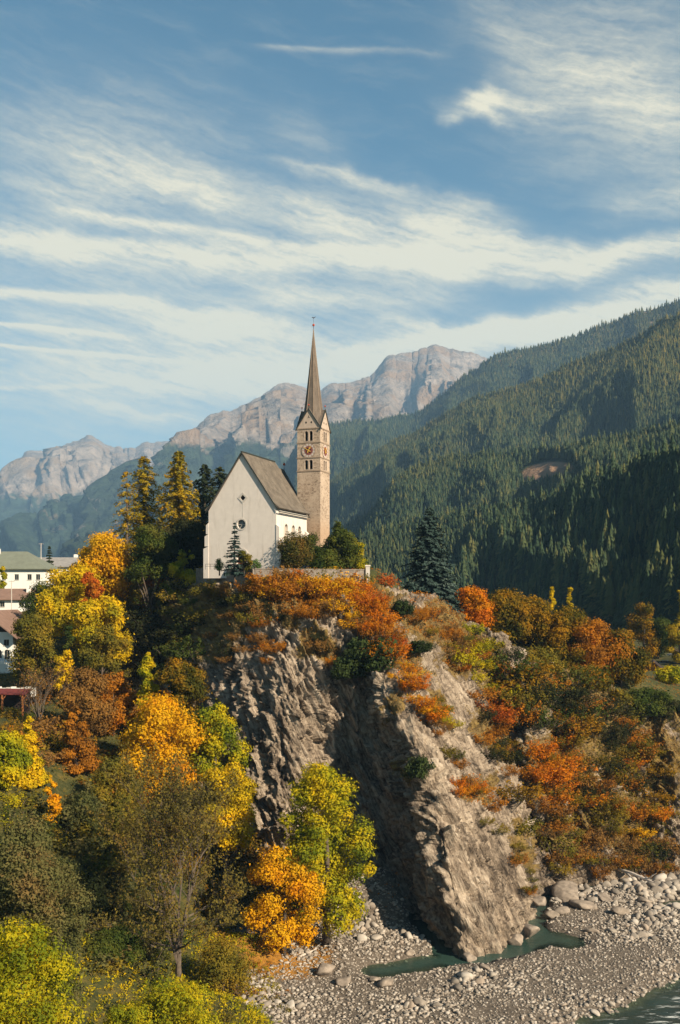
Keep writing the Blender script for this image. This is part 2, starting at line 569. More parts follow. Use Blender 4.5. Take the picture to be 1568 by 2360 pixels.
nb = t.noise(t.mapping(oc, (1, 1, .7)), .45, 5, .6)
stone = t.ramp(vr, [(0.0, (.22, .155, .105)), (.35, (.33, .245, .175)), (.8, (.40, .30, .215)), (1, (.46, .35, .26))])
mortar = (.47, .36, .265)
f = t.m('MULTIPLY', t.step(ve.outputs['Distance'], .01, .09), t.step(nb, .36, .56))
col = t.mix(f, mortar, stone)
pocks = t.noise(oc, 3.2, 3, .5)
col = t.mix(t.m('MULTIPLY', t.step(pocks, .60, .68), .6), col, (.12, .085, .06))
zz = t.sep(oc)[2]
warm = t.m('MULTIPLY', t.m('SUBTRACT', 1.0, t.step(t.m('ADD', zz, t.m('MULTIPLY', nb, 4.0)), 8.0, 13.0)), .55)
col = t.mix(warm, col, (.36, .215, .115))
finish(t, col, .95, t.bump(t.m('ADD', t.step(ve.outputs['Distance'], .0, .08), pocks), .45, .06))
M_BAND = plain('tower_string_course', (.30, .22, .155), .2, 3, .9)
M_GPLASTER = plain('tower_gable_plaster', (.46, .36, .28), .15, 1.5, .9, .2, ((.25, .19, .14), .5))
M_DARKROOF = plain('roof_edge_dark', (.035, .040, .034), .3, 3, .8)
M_BLACK = plain('dark_interior', (.012, .012, .012), .2, 2, .9)
M_GOLD = plain('gilded_metal', (.75, .42, .06), .1, 3, .45, .05, None, .3, .5)
M_RED = plain('red_ball', (.42, .07, .03), .15, 5, .5)
M_IRON = plain('iron', (.06, .05, .05), .2, 5, .6)
M_CLOCKRED = plain('clock_red', (.20, .065, .05), .15, 4, .8)
M_CLOCKRING = plain('clock_ring', (.36, .25, .20), .1, 4, .9)
M_CLOCKWHITE = plain('clock_white', (.50, .43, .37), .08, 4, .9)
M_GLASS = plain('window_glass', (.02, .028, .03), .3, 2, .12, 0.02, None, 0, .6)
M_BLIND = plain('window_blind', (.48, .37, .26), .12, 2, .8)
M_DOOR = plain('door_red', (.17, .06, .035), .25, 4, .7)
M_WALLST, t = new_mat('retaining_wall')
oc = ocoord(t)
ve = t.n('ShaderNodeTexVoronoi', feature='DISTANCE_TO_EDGE'); t.set(ve.inputs['Vector'], t.mapping(oc, (1, 1, 1.8))); ve.inputs['Scale'].default_value = 1.6
col = t.ramp(t.noise(oc, 1.2, 6, .65), [(.3, (.13, .105, .085)), (.7, (.28, .235, .19))])
finish(t, col, .95, t.bump(t.m('ADD', t.step(ve.outputs['Distance'], 0, .1), t.noise(oc, 6, 4)), .5, .08))

# rock of the cliff: attribute veg = dry growth on it
M_ROCK, t = new_mat('cliff_rock')
oc = ocoord(t)
veg = t.n('ShaderNodeAttribute', attribute_name='veg').outputs['Fac']
dark = t.n('ShaderNodeAttribute', attribute_name='low_strata').outputs['Fac']
dipped = t.mapping(oc, (1, 1, 1), (0, R(25), 0))
sm = t.mapping(dipped, (.55, .55, .16))
n1 = t.noise(sm, .8, 8, .65); n2 = t.noise(oc, 1.6, 8, .68); n3 = t.noise(oc, .12, 4, .5)
n4 = t.noise(t.mapping(dipped, (2.2, 2.2, .30)), 1.0, 6, .6)
f = t.m('ADD', t.m('MULTIPLY', n1, .40), t.m('ADD', t.m('MULTIPLY', n4, .36), t.m('ADD', t.m('MULTIPLY', n2, .18), t.m('MULTIPLY', n3, .12))))
col = t.ramp(f, [(.42, (.040, .029, .020)), (.48, (.125, .093, .066)), (.54, (.265, .203, .145)), (.64, (.48, .385, .285))])
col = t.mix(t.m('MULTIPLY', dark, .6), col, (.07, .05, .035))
vn = t.noise(oc, 1.1, 6, .7)
vcol = t.ramp(t.noise(oc, .9, 5, .7), [(.30, (.055, .040, .018)), (.45, (.145, .095, .035)), (.6, (.23, .15, .045)), (.75, (.15, .125, .03))])
vm = t.step(t.m('ADD', veg, t.m('MULTIPLY', t.m('SUBTRACT', vn, .5), 1.5)), .35, .65)
col = t.mix(vm, col, vcol)
finish(t, col, .95, t.bump(t.m('ADD', n1, t.m('ADD', t.m('MULTIPLY', n4, 1.1), t.m('MULTIPLY', n2, .5))), 1.0, .40))

# ground: grass, litter and gravel by attribute
M_GROUND, t = new_mat('ground_cover')
oc = ocoord(t)
gv = t.n('ShaderNodeAttribute', attribute_name='gravel').outputs['Fac']
lt = t.n('ShaderNodeAttribute', attribute_name='litter').outputs['Fac']
n1 = t.noise(oc, .35, 8, .65); n2 = t.noise(oc, 2.5, 5, .7)
grass = t.ramp(t.m('ADD', t.m('MULTIPLY', n1, .6), t.m('MULTIPLY', n2, .4)), [(.35, (.018, .022, .008)), (.48, (.045, .048, .012)), (.58, (.10, .078, .018)), (.72, (.17, .115, .026))])
lit = t.ramp(n2, [(.35, (.16, .075, .015)), (.6, (.38, .17, .02)), (.75, (.26, .13, .05))])
grav = t.ramp(t.m('ADD', t.m('MULTIPLY', n1, .3), t.m('MULTIPLY', n2, .7)), [(.3, (.05, .038, .027)), (.5, (.125, .098, .072)), (.7, (.23, .185, .14))])
col = t.mix(t.step(t.m('ADD', gv, t.m('MULTIPLY', t.m('SUBTRACT', n1, .5), 1.0)), .4, .6), grass, grav)
col = t.mix(t.step(t.m('ADD', lt, t.m('MULTIPLY', t.m('SUBTRACT', n2, .5), .9)), .35, .65), col, lit)
finish(t, col, .95, t.bump(n2, .7, .2))

M_STONES, t = new_mat('river_stone')
oi = t.n('ShaderNodeAttribute', attribute_name='rnd').outputs['Fac']
orr = t.n('ShaderNodeObjectInfo').outputs['Random']
ff = t.m('FRACT', t.m('ADD', oi, orr))
col = t.ramp(ff, [(0, (.10, .080, .060)), (.3, (.22, .175, .132)), (.6, (.35, .29, .225)), (.85, (.50, .435, .36)), (1, (.27, .185, .12))])
col = t.mix(.35, col, t.ramp(t.noise(ocoord(t), 4, 5, .7), [(.3, (.2, .17, .14)), (.7, (.42, .37, .31))]))
finish(t, col, .9, t.bump(t.noise(ocoord(t), 9, 4), .3, .05))

M_WATER, t = new_mat('river_water')
oc = wcoord(t)
n1 = t.noise(t.mapping(oc, (.5, .9, 1), (0, 0, R(-25))), 1.2, 5, .6)
n2 = t.noise(oc, .12, 3, .5)
rap = t.n('ShaderNodeAttribute', attribute_name='rapid').outputs['Fac']
deep = t.ramp(n2, [(.35, (.022, .048, .038)), (.65, (.045, .085, .066))])
col = t.mix(rap, deep, (.022, .032, .024))  # dark river tone of the rapids, deepened in place of a cast shadow
fn = t.noise(t.mapping(oc, (.35, 1.3, 1), (0, 0, R(-35))), 1.0, 7, .68)
foam = t.m('MULTIPLY', t.step(fn, .53, .64), rap)
col = t.mix(foam, col, (.62, .62, .58))
bs = finish(t, col, t.m('MULTIPLY_ADD', foam, .5, .18), t.bump(t.m('ADD', n1, fn), .5, .15), .22)
dp = t.n('ShaderNodeAttribute', attribute_name='depth').outputs['Fac']
trn = t.n('ShaderNodeBsdfTransparent'); trn.inputs[0].default_value = (.62, .74, .66, 1)
mxw = t.n('ShaderNodeMixShader')
t.set(mxw.inputs[0], t.m('MAXIMUM', t.m('MULTIPLY_ADD', t.step(dp, .05, 1.1), .72, .16), foam))
t.t.links.new(trn.outputs[0], mxw.inputs[1]); t.t.links.new(bs.outputs[0], mxw.inputs[2])
t.t.links.new(mxw.outputs[0], [q for q in t.t.nodes if q.type == 'OUTPUT_MATERIAL'][0].inputs[0])

# mountains: rock above, forest below, by height and steepness of the place
def mountain_mat(name, rock, forest, treeline, band, scarp=0.5, fscale=1.0, meadow=None):
    m, t = new_mat(name)
    g = t.n('ShaderNodeNewGeometry')
    pos = g.outputs['Position']
    z = t.sep(pos)[2]
    n1 = t.noise(pos, .0022 * fscale, 8, .62)
    n2 = t.noise(pos, .012 * fscale, 8, .65)
    n3 = t.noise(t.mapping(pos, (1, 1, .35)), .004 * fscale, 7, .62)
    rc = t.ramp(t.m('ADD', t.m('MULTIPLY', n3, .55), t.m('MULTIPLY', n2, .45)), [(.38, tuple(c * .38 for c in rock)), (.48, rock), (.60, tuple(min(.8, c * 1.5) for c in rock))])
    if meadow:
        rc = t.mix(t.step(n1, .48, .60), rc, meadow)
    fc = t.ramp(n2, [(.32, tuple(c * .35 for c in forest)), (.5, forest), (.68, tuple(c * 1.9 for c in forest))])
    h = t.m('ADD', z, t.m('MULTIPLY', t.m('SUBTRACT', n1, .5), band * 3.0))
    h = t.m('ADD', h, t.m('MULTIPLY', t.m('SUBTRACT', n3, .5), band * 2.0))
    isrock = t.step(h, treeline - band * .25, treeline + band * .25)
    scar = t.m('MULTIPLY', t.step(n3, .60, .66), scarp)
    col = t.mix(t.m('MAXIMUM', isrock, scar), fc, rc)
    col = t.mix(t.step(t.n('ShaderNodeAttribute', attribute_name='bare').outputs['Fac'], .3, .6), col, (.30, .185, .115))
    finish(t, col, .95, t.bump(t.m('ADD', n2, n3), 1.0, 60.0 / fscale), .05)
    return m

# ================================================================== STRUCTURE
def crom(A, n):
    """Catmull-Rom resampling of A (k, ...) to n rows"""
    A = np.asarray(A, float); k = len(A)
    x = np.linspace(0, k - 1, n); i = np.clip(np.floor(x).astype(int), 0, k - 2); t_ = (x - i).reshape((-1,) + (1,) * (A.ndim - 1))
    p0 = A[np.maximum(i - 1, 0)]; p1 = A[i]; p2 = A[i + 1]; p3 = A[np.minimum(i + 2, k - 1)]
    return 0.5 * (2 * p1 + (p2 - p0) * t_ + (2 * p0 - 5 * p1 + 4 * p2 - p3) * t_ ** 2 + (3 * p1 - p0 - 3 * p2 + p3) * t_ ** 3)


def grid_faces(nu, nv):
    a = np.arange(nu * nv).reshape(nu, nv)
    return np.stack([a[:-1, :-1], a[1:, :-1], a[1:, 1:], a[:-1, 1:]], -1).reshape(-1, 4)


def grid_normals(G):
    du = np.gradient(G, axis=0); dv = np.gradient(G, axis=1)
    n = np.cross(du, dv)
    return n / np.maximum(np.linalg.norm(n, axis=-1, keepdims=True), 1e-9)


def densify(poly, n):
    poly = np.asarray(poly, float)
    x = np.linspace(poly[0, 0], poly[-1, 0], n)
    return np.stack([x] + [np.interp(x, poly[:, 0], poly[:, k]) for k in range(1, poly.shape[1])], -1)


def blob(u, v, cu, cv, ru, rv, ang_=0.0):
    a = R(ang_); du, dv_ = u - cu, v - cv
    x, y = du * math.cos(a) + dv_ * math.sin(a), -du * math.sin(a) + dv_ * math.cos(a)
    return np.clip(1.6 - 1.2 * np.hypot(x / ru, y / rv), 0, 1)


def mountain(name, crest, foot, nu, nv, spur, jag, seed, mat, spurlen, bow=0.0, sharp=1.0, aniso=.5, gain=.56, bare=()):
    """a slope from a crest line down to a foot line, with spurs and gullies, and a back side"""
    c = densify(crest, nu); f = densify(foot, nu)
    fu = np.interp(c[:, 0], f[:, 0], f[:, 1]); fY = np.interp(c[:, 0], f[:, 0], f[:, 2])
    C = np.stack([P(*r) for r in c]); F_ = np.stack([P(u, v, y) for u, v, y in zip(c[:, 0], fu, fY)])
    s = np.concatenate([[0], np.cumsum(np.linalg.norm(np.diff(C[:, :2], axis=0), axis=1))]) / spurlen
    C[:, 2] += jag * fbm(np.stack([s * 3.1, s * 0, s * 0 + seed], -1), 6, seed, .6)
    tt = np.linspace(0, 1, nv)
    G = C[:, None] * (1 - tt)[None, :, None] + F_[:, None] * tt[None, :, None]
    G[:, :, 2] -= (bow * np.sin(np.pi * tt))[None, :]
    ss, tg = np.meshgrid(s, tt, indexing='ij')
    slope_len = np.linalg.norm((C - F_)[:, :2], axis=1).mean() / spurlen
    p = np.stack([ss.ravel(), tg.ravel() * slope_len * aniso, np.full(ss.size, seed * 3.7)], -1)
    warp = np.stack([fbm(p * .8 + 5, 3, seed + 11), fbm(p * .8 + 9, 3, seed + 12), p[:, 0] * 0], -1)
    q = p + warp * .45
    rid = fbm(q, 8, seed + 3, gain, ridged=True)
    rid = np.sign(rid) * np.abs(rid) ** sharp
    win = np.clip(tg * 3.2, .14, 1) * np.clip((1 - tg) * 6, 0.15, 1)
    nrm = grid_normals(G)
    if nrm[..., 2].mean() < 0: nrm = -nrm
    G = G + nrm * (spur * rid.reshape(nu, nv) * win)[..., None]
    back = []
    for k, (dy, dz) in enumerate(((.10, .25), (.25, .8))):
        B = C.copy(); B[:, 1] *= 1 + dy; B[:, 0] *= 1 + dy; B[:, 2] -= np.abs(C[:, 2]) * dz
        back.append(B)
    G = np.concatenate([back[1][:, None], back[0][:, None], G], 1)
    bu, bv = proj(G.reshape(-1, 3)); br = np.zeros(len(bu))
    for q_ in bare: br = np.maximum(br, blob(bu, bv, *q_))
    me = mesh_np(name, G.reshape(-1, 3), grid_faces(nu, nv + 2), [mat], smooth=True, attrs={'bare': ('POINT', br)})
    o = obj(name, me)
    return tag(o, kind='structure'), G


m_far = mountain_mat('far_range', (.24, .19, .15), (.030, .046, .028), 700, 80, .45, 1.6, (.27, .19, .12))
m_mid = mountain_mat('rock_peak', (.225, .18, .145), (.032, .045, .024), 720, 110, .7, 1.4, (.25, .165, .10))
m_for = mountain_mat('forest_slope', (.22, .15, .09), (.022, .032, .013), 720, 40, .05, 5.0)

mountain('mountain_range', [(-500, 1240, 8200), (-150, 1170, 8200), (0, 1106, 8200), (40, 1075, 8200), (66, 1044, 8300), (100, 1050, 8300), (140, 1042, 8400), (175, 1030, 8400), (203, 1013, 8400), (240, 1026, 8500), (285, 1036, 8600), (330, 1022, 8800), (385, 1014, 8800), (430, 1024, 8800), (520, 1060, 8800), (800, 1150, 8800)],
         [(-500, 1368, 3600), (800, 1368, 3600)], 360, 190, 330, 80, 3, m_far, 800, 120, .9, .34, .55)
mountain('rocky_mountain', [(100, 1330, 5200), (250, 1190, 5400), (330, 1105, 5600), (362, 1074, 5700), (420, 1022, 5800), (500, 962, 6000), (560, 930, 6100), (640, 887, 6200), (670, 888, 6250), (700, 896, 6300), (735, 912, 6300), (765, 890, 6300), (800, 893, 6400), (858, 877, 6500), (895, 835, 6600), (950, 822, 6700), (975, 806, 6750), (1010, 802, 6800), (1070, 812, 6800), (1140, 824, 6800), (1300, 860, 6800), (1500, 900, 6800)],
         [(100, 1372, 2600), (700, 1372, 2700), (1500, 1250, 3600)], 520, 250, 320, 40, 9, m_mid, 640, 150, .9, .34, .54)
_, GM3 = mountain('forested_mountain', [(560, 1230, 3600), (640, 1120, 3548), (690, 1030, 3516), (745, 990, 3481), (820, 980, 3432), (870, 979, 3400), (960, 962, 3304), (1000, 932, 3261), (1080, 872, 3175), (1150, 820, 3100), (1240, 800, 3014), (1360, 772, 2899), (1440, 733, 2822), (1568, 698, 2700), (1800, 620, 2566), (2000, 560, 2450)],
         [(560, 1340, 2300), (2000, 1300, 1700)], 260, 130, 150, 6, 21, m_for, 480, 40, 1.0, .4)
_, GM4 = mountain('forest_ridge', [(480, 1330, 2250), (640, 1230, 2197), (700, 1160, 2177), (780, 1098, 2150), (850, 1052, 2100), (960, 1003, 2021), (1060, 945, 1950), (1200, 892, 1850), (1330, 842, 1762), (1450, 795, 1680), (1568, 738, 1600), (1800, 640, 1482), (2000, 570, 1380)],
         [(480, 1372, 1350), (2000, 1335, 900)], 240, 120, 80, 4, 33, m_for, 300, 25, 1.0, .4)
BARE5 = [(1262, 1088, 62, 24, -8), (1200, 1130, 22, 7, -30)]
_, GM5 = mountain('lower_forest_ridge', [(480, 1366, 1300), (700, 1292, 1259), (780, 1240, 1245), (860, 1192, 1230), (920, 1110, 1198), (970, 1080, 1172), (1050, 1062, 1130), (1150, 1056, 1070), (1300, 1052, 980), (1450, 1022, 890), (1568, 992, 820), (1800, 900, 745), (2000, 840, 680)],
         [(480, 1385, 800), (1300, 1400, 650), (2000, 1420, 470)], 200, 100, 50, 2, 45, m_for, 200, 12, 1.0, .4, .56, BARE5)
_, GM6 = mountain('near_forest_slope', [(560, 1384, 780), (720, 1330, 766), (820, 1280, 757), (900, 1232, 750), (990, 1208, 720), (1080, 1196, 690), (1170, 1190, 635), (1260, 1165, 580), (1350, 1130, 528), (1450, 1110, 470), (1568, 1070, 420), (1800, 1010, 360), (2000, 960, 330)],
         [(560, 1500, 520), (1000, 1500, 470), (1300, 1520, 400), (1568, 1540, 330), (2000, 1560, 270)], 170, 90, 24, 1, 57, m_for, 120, 4, 1.0)

# ---- cliff: columns of points from the churchyard down to the river
CL = [
    [(235, 1400, 205), (245, 1460, 197), (265, 1550, 188), (290, 1650, 178), (310, 1770, 168), (330, 1880, 160), (340, 1960, 155)],
    [(370, 1350, 188), (372, 1420, 182), (375, 1520, 175), (385, 1640, 167), (400, 1780, 159), (420, 1900, 153), (440, 2000, 149)],
    [(480, 1343, 172), (475, 1400, 169), (470, 1500, 164), (475, 1600, 160), (490, 1720, 155.5), (520, 1880, 149), (560, 2060, 144)],
    [(575, 1341, 164.5), (572, 1390, 161), (570, 1460, 158), (562, 1560, 154.5), (556, 1700, 151), (590, 1880, 146), (630, 2120, 138.5)],
    [(635, 1341, 164), (650, 1400, 158), (655, 1470, 154), (650, 1580, 149.8), (640, 1700, 147.5), (650, 1900, 143.5), (680, 2140, 138.5)],
    [(700, 1340, 164), (715, 1410, 157.5), (715, 1490, 153), (705, 1590, 149.5), (695, 1700, 147.5), (710, 1900, 144.5), (740, 2130, 140)],
    [(775, 1342, 165), (795, 1410, 157.5), (795, 1490, 153), (785, 1590, 151.5), (775, 1710, 152), (795, 1900, 151), (850, 2115, 143)],
    [(815, 1344, 166), (840, 1410, 157.5), (848, 1490, 153), (838, 1590, 152), (855, 1720, 152), (895, 1900, 149.5), (955, 2130, 141)],
    [(832, 1344, 166.5), (862, 1412, 157.5), (868, 1500, 151.5), (865, 1605, 149.5), (915, 1740, 147), (952, 1900, 141.5), (1018, 2170, 132)],
    [(850, 1344, 167), (880, 1415, 157), (890, 1515, 149), (893, 1620, 143.5), (975, 1765, 136.5), (1004, 1905, 132), (1072, 2210, 124.5)],
    [(885, 1346, 168), (915, 1420, 158.5), (940, 1520, 151), (965, 1630, 145), (1030, 1775, 139), (1065, 1910, 134), (1110, 2215, 125.5)],
    [(935, 1352, 170), (965, 1430, 161), (995, 1520, 156), (1030, 1640, 150), (1085, 1785, 144), (1130, 1910, 139), (1160, 2205, 127)],
    [(985, 1370, 173), (1010, 1440, 166), (1040, 1530, 161), (1075, 1650, 156), (1120, 1780, 150), (1165, 1910, 144), (1212, 2160, 133)],
    [(1040, 1400, 176), (1065, 1470, 170), (1095, 1560, 166), (1125, 1670, 161), (1165, 1790, 156), (1205, 1910, 150), (1235, 2075, 147)],
    [(1100, 1440, 178), (1110, 1510, 174), (1125, 1590, 171), (1145, 1680, 168), (1180, 1790, 163), (1230, 1920, 157), (1262, 2070, 150)],
    [(1160, 1470, 179), (1175, 1540, 172), (1195, 1620, 166), (1215, 1700, 162), (1235, 1790, 159), (1275, 1920, 156), (1300, 2055, 153)],
    [(1230, 1510, 182), (1245, 1570, 177), (1262, 1640, 174), (1280, 1720, 170), (1300, 1810, 167), (1330, 1930, 162), (1345, 2050, 155)],
    [(1310, 1545, 185), (1318, 1600, 178), (1330, 1670, 173), (1345, 1740, 169), (1365, 1820, 166), (1390, 1930, 162), (1400, 2050, 156)],
    [(1395, 1580, 187), (1405, 1640, 182), (1415, 1700, 179), (1425, 1770, 176), (1440, 1840, 172), (1455, 1930, 168), (1465, 2045, 158)],
    [(1480, 1615, 188), (1490, 1670, 183), (1500, 1730, 180), (1505, 1790, 177), (1515, 1860, 172), (1525, 1940, 168), (1535, 2040, 159)],
    [(1560, 1640, 189), (1565, 1690, 182), (1568, 1750, 177), (1570, 1810, 173), (1575, 1880, 170), (1580, 1950, 167), (1590, 2040, 161)],
    [(1690, 1660, 190), (1690, 1720, 185), (1690, 1780, 181), (1690, 1840, 178), (1690, 1900, 175), (1690, 1960, 172), (1690, 2040, 165)],
    [(1850, 1680, 192), (1850, 1740, 188), (1850, 1800, 184), (1850, 1860, 181), (1850, 1920, 178), (1850, 1970, 175), (1850, 2040, 168)],
]
NU, NV = 560, 380
CP = np.array([[P(*q) for q in c] for c in CL])
CP = np.stack([crom(c, 40) for c in CP])                     # along each column
CG = crom(CP, NU)
CG = np.transpose(crom(np.transpose(CG, (1, 0, 2)), NV), (1, 0, 2))
# bury the upper rim in the plateau and the lower rim in the river bed
tv = np.linspace(0, 1, NV)
CG[:, :, 2] -= (np.clip(.035 - tv, 0, 1) / .035 * 1.6)[None]
CG[:, :, 2] -= (np.clip(tv - .97, 0, 1) / .03 * 2.5)[None]
nr = grid_normals(CG)
if nr[..., 1].mean() > 0: nr = -nr
pts = CG.reshape(-1, 3)
# strata dip steeply to the right and away
ax_a = np.array([.42, .10, -.90]); ax_a /= np.linalg.norm(ax_a)
ax_b = np.cross(ax_a, [0, 1, 0]); ax_b /= np.linalg.norm(ax_b)
ax_c = np.cross(ax_a, ax_b)
sp = np.stack([pts @ ax_a, pts @ ax_b, pts @ ax_c], -1)
wp = np.stack([fbm(pts * .11, 3, 71), fbm(pts * .11, 3, 72), fbm(pts * .11, 3, 73)], -1)
s1 = sp * [.045, .22, .22] + wp * .55
big = fbm(s1, 4, 5, .5, ridged=True)
mid = fbm(sp * [.10, .62, .62] + wp * 1.1, 4, 15, .55, ridged=True)
blk = fbm(sp * [.33, .75, .75] + wp * .8, 4, 25, .55)
blk = np.floor(blk * 6) / 6 * .65 + blk * .35                 # broken, stepped blocks
fin = fbm(sp * [.9, 2.2, 2.2], 5, 35, .62, ridged=True)
def saw(f, wgt, seed):
    q = sp[:, 1] * f + fbm(sp * [.05, .12, .12], 4, seed) * wgt + fbm(sp * [.3, .3, .3], 3, seed + 9) * .25
    return q - np.floor(q)
plate = saw(.17, 1.6, 131) * 1.9 + saw(.55, 1.6, 141) * 1.0 + saw(1.4, 1.8, 151) * .38   # bedding plates breaking off in ledges
uu, vv = proj(CG)
right = np.clip((uu - 900) / 200, 0, 1)
amp = np.clip(tv / .06, 0, 1)[None] * np.clip((1 - tv) / .04, .3, 1)[None]
rs = lambda q: q.reshape(NU, NV)
fa1 = facets(sp * [.14, .42, .42] + wp * .12, 211, 1.6)
fa2 = facets(sp * [.36, 1.15, 1.15] + wp * .12, 221, 1.5)
fa3 = facets(sp * [1.1, 2.6, 2.6], 231, 1.3)
disp = (rs(big) * (.55 + .3 * right) + rs(mid) * .22 + rs(fa1) * 1.0 + rs(fa2) * (.36 + .14 * right) + rs(fa3) * .18 + rs(fin) * .08 + (rs(plate) - 1.5) * .7) * amp
CG = CG + nr * disp[..., None]
low_strata = np.clip((-mid.reshape(NU, NV) - .05) * 1.4 + .5 * np.clip(-rs(fa2), 0, 1), 0, 1)  # sunken parts of the bedding relief, coloured darker


VEGB = [(740, 1360, 150, 45, 5), (860, 1410, 60, 90, -30), (935, 1540, 40, 110, -30), (1000, 1650, 22, 60, -30), (1000, 1440, 90, 60, 30),
        (1060, 1500, 60, 70, 40), (640, 1400, 60, 40, 20), (380, 1450, 130, 130, 0), (520, 1450, 70, 90, 0), (480, 1400, 80, 70, 0), (730, 1480, 60, 50, 30),
        (1090, 1820, 45, 40, 30), (1110, 1700, 35, 90, -30), (1140, 1580, 50, 80, -25), (1290, 1600, 120, 70, 20), (1290, 1780, 90, 100, 0),
        (1400, 1700, 110, 110, 0), (1420, 1880, 120, 90, 0), (1530, 1750, 60, 120, 0), (1200, 1960, 30, 60, -20), (1300, 1930, 60, 70, 0), (960, 1775, 35, 25, 20), (900, 1640, 22, 30, 0)]
veg = np.zeros_like(uu)
vw1 = rs(fbm(pts * .16, 4, 171)); vw2 = rs(fbm(pts * .16, 4, 172)); vw3 = rs(fbm(sp * [.12, .5, .5], 4, 173))
for b in VEGB:
    veg = np.maximum(veg, blob(uu + 34 * vw1, vv + 44 * vw2, b[0], b[1], b[2], b[3], b[4]))
veg = np.clip(veg * 1.05 + .55 * vw3 - .06, 0, 1)
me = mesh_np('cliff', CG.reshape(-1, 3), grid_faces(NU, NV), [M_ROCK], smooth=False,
             attrs={'veg': ('POINT', veg.ravel()), 'low_strata': ('POINT', low_strata.ravel())})
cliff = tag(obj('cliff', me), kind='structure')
CF = CG.reshape(-1, 3)
CU, CV = proj(CF)

# ---- ground: one sheet to the horizon
GP = [
    # left bank from the frame's lower left up to the village
    P(-100, 2360, 70), P(0, 2360, 80), P(200, 2300, 92), P(400, 2245, 106), P(520, 2300, 108), P(600, 2240, 116), P(660, 2158, 126), P(735, 2165, 130), P(600, 2160, 122), P(560, 2330, 100), P(625, 2330, 102), P(690, 2390, 102), P(645, 2250, 113),
    P(560, 2150, 130), P(480, 2080, 134), P(380, 2080, 124), P(200, 2140, 108), P(0, 2130, 92), P(200, 1960, 118), P(0, 1920, 104), P(350, 1900, 134),
    P(470, 1950, 138), P(100, 1740, 134), P(0, 1660, 148), P(-150, 1650, 150), P(250, 1720, 146), P(380, 1760, 150), P(0, 1632, 152), P(60, 1560, 168), P(0, 1548, 170), P(-150, 1548, 170),
    P(200, 1545, 168), P(300, 1570, 166), P(250, 1440, 184), P(130, 1405, 200), P(0, 1405, 212), P(-150, 1405, 212), P(100, 1352, 243), P(0, 1350, 245), P(-300, 1345, 250),
    P(300, 1330, 196), P(390, 1308, 184), P(330, 1312, 210),
    # churchyard
    (-34, 172, 5.0), (-26, 166, 5.0), (-12, 162, 4.8), (-2, 163, 4.8), (6, 170, 4.6), (-22, 185, 5.2), (0, 185, 5.2), (-10, 200, 5.0), (8, 182, 4.4), (-35, 195, 5.0),
    # spine falling to the right
    P(930, 1362, 180), P(1000, 1402, 183), P(1100, 1455, 184), P(1250, 1520, 187), P(1400, 1570, 190), P(1500, 1600, 192), P(1600, 1640, 193), P(1750, 1660, 196), P(1900, 1680, 200),
    P(1000, 1430, 215), P(1200, 1500, 220), P(1450, 1540, 230), P(1490, 1510, 262), P(1560, 1490, 300), P(1800, 1520, 260), P(1400, 1462, 400), P(1000, 1440, 400),
    (0, 260, -8), (-60, 260, 4), (-100, 330, 8), (-200, 300, 12), (-200, 420, 14), (0, 420, -12), (300, 300, -25), (300, 420, -18), (-220, 200, 6), (-200, 120, -8), (-120, 90, -14), (-90, 140, -12),
    # river
    (-2, 132, -45), (10, 122, -45.5), (20, 124, -45.5), (28, 148, -45), (45, 158, -45), (60, 158, -45.2), (90, 160, -45.5), (30, 110, -45.2), (2, 106, -45), (40, 95, -46.5), (60, 130, -46.5),
    (100, 130, -47), (140, 150, -47), (0, 85, -45), (5, 50, -46), (30, 50, -47), (60, 60, -47), (-12, 70, -40), (-20, 45, -38), (-40, 60, -30), (-60, 30, -24), (-40, 0, -32), (0, 0, -46),
    (40, 0, -47), (90, 20, -45), (120, 60, -42), (180, 90, -36), (220, 160, -36), (-80, -40, -25), (0, -60, -46), (100, -40, -40), (70, 100, -47), (-1, 119, -44.8), (15, 112, -45), (45, 125, -45.6),
]
GP = np.array([np.asarray(q, float) for q in GP])


def tps_fit(xy, z, lam=2.0):
    n = len(xy); d = np.linalg.norm(xy[:, None] - xy[None], axis=-1) / 100.0
    K = np.where(d > 0, d * d * np.log(d + 1e-12), 0) + np.eye(n) * lam * 1e-3
    Pm = np.concatenate([np.ones((n, 1)), xy / 100.0], 1)
    A = np.block([[K, Pm], [Pm.T, np.zeros((3, 3))]])
    return np.linalg.solve(A, np.concatenate([z, np.zeros(3)]))


def tps_eval(xy, C, wgt):
    out = np.zeros(len(xy)); n = len(C)
    for a in range(0, len(xy), 20000):
        q = xy[a:a + 20000]
        d = np.linalg.norm(q[:, None] - C[None], axis=-1) / 100.0
        out[a:a + 20000] = np.where(d > 0, d * d * np.log(d + 1e-12), 0) @ wgt[:n] + wgt[n] + (q / 100.0) @ wgt[n + 1:]
    return out


TW = tps_fit(GP[:, :2], GP[:, 2])
far = np.array([460, 540, 700, 1000, 1600, 2600, 4200, 7000, 11000.])
gx = np.concatenate([-far[::-1], np.arange(-400, -130, 12.), np.arange(-130, 130, 1.3), np.arange(130, 400, 12.), far])
gy = np.concatenate([[-3000, -1200, -500], np.arange(-200, 40, 12.), np.arange(40, 290, 1.3), np.arange(290, 440, 10.), far])
GX, GY = np.meshgrid(gx, gy, indexing='ij')
gxy = np.stack([GX.ravel(), GY.ravel()], -1)
cc = np.clip(gxy, [-330, -160], [330, 430])
gz = tps_eval(cc, GP[:, :2], TW)
dist = np.hypot(np.maximum(np.abs(gxy[:, 0]) - 260, 0), np.maximum(gxy[:, 1] - 380, 0) + np.maximum(-130 - gxy[:, 1], 0))
k = np.clip(dist / 140, 0, 1); k = k * k * (3 - 2 * k)
gz = gz * (1 - k) + (-18) * k
g3 = np.concatenate([gxy, gxy[:, :1] * 0], 1)
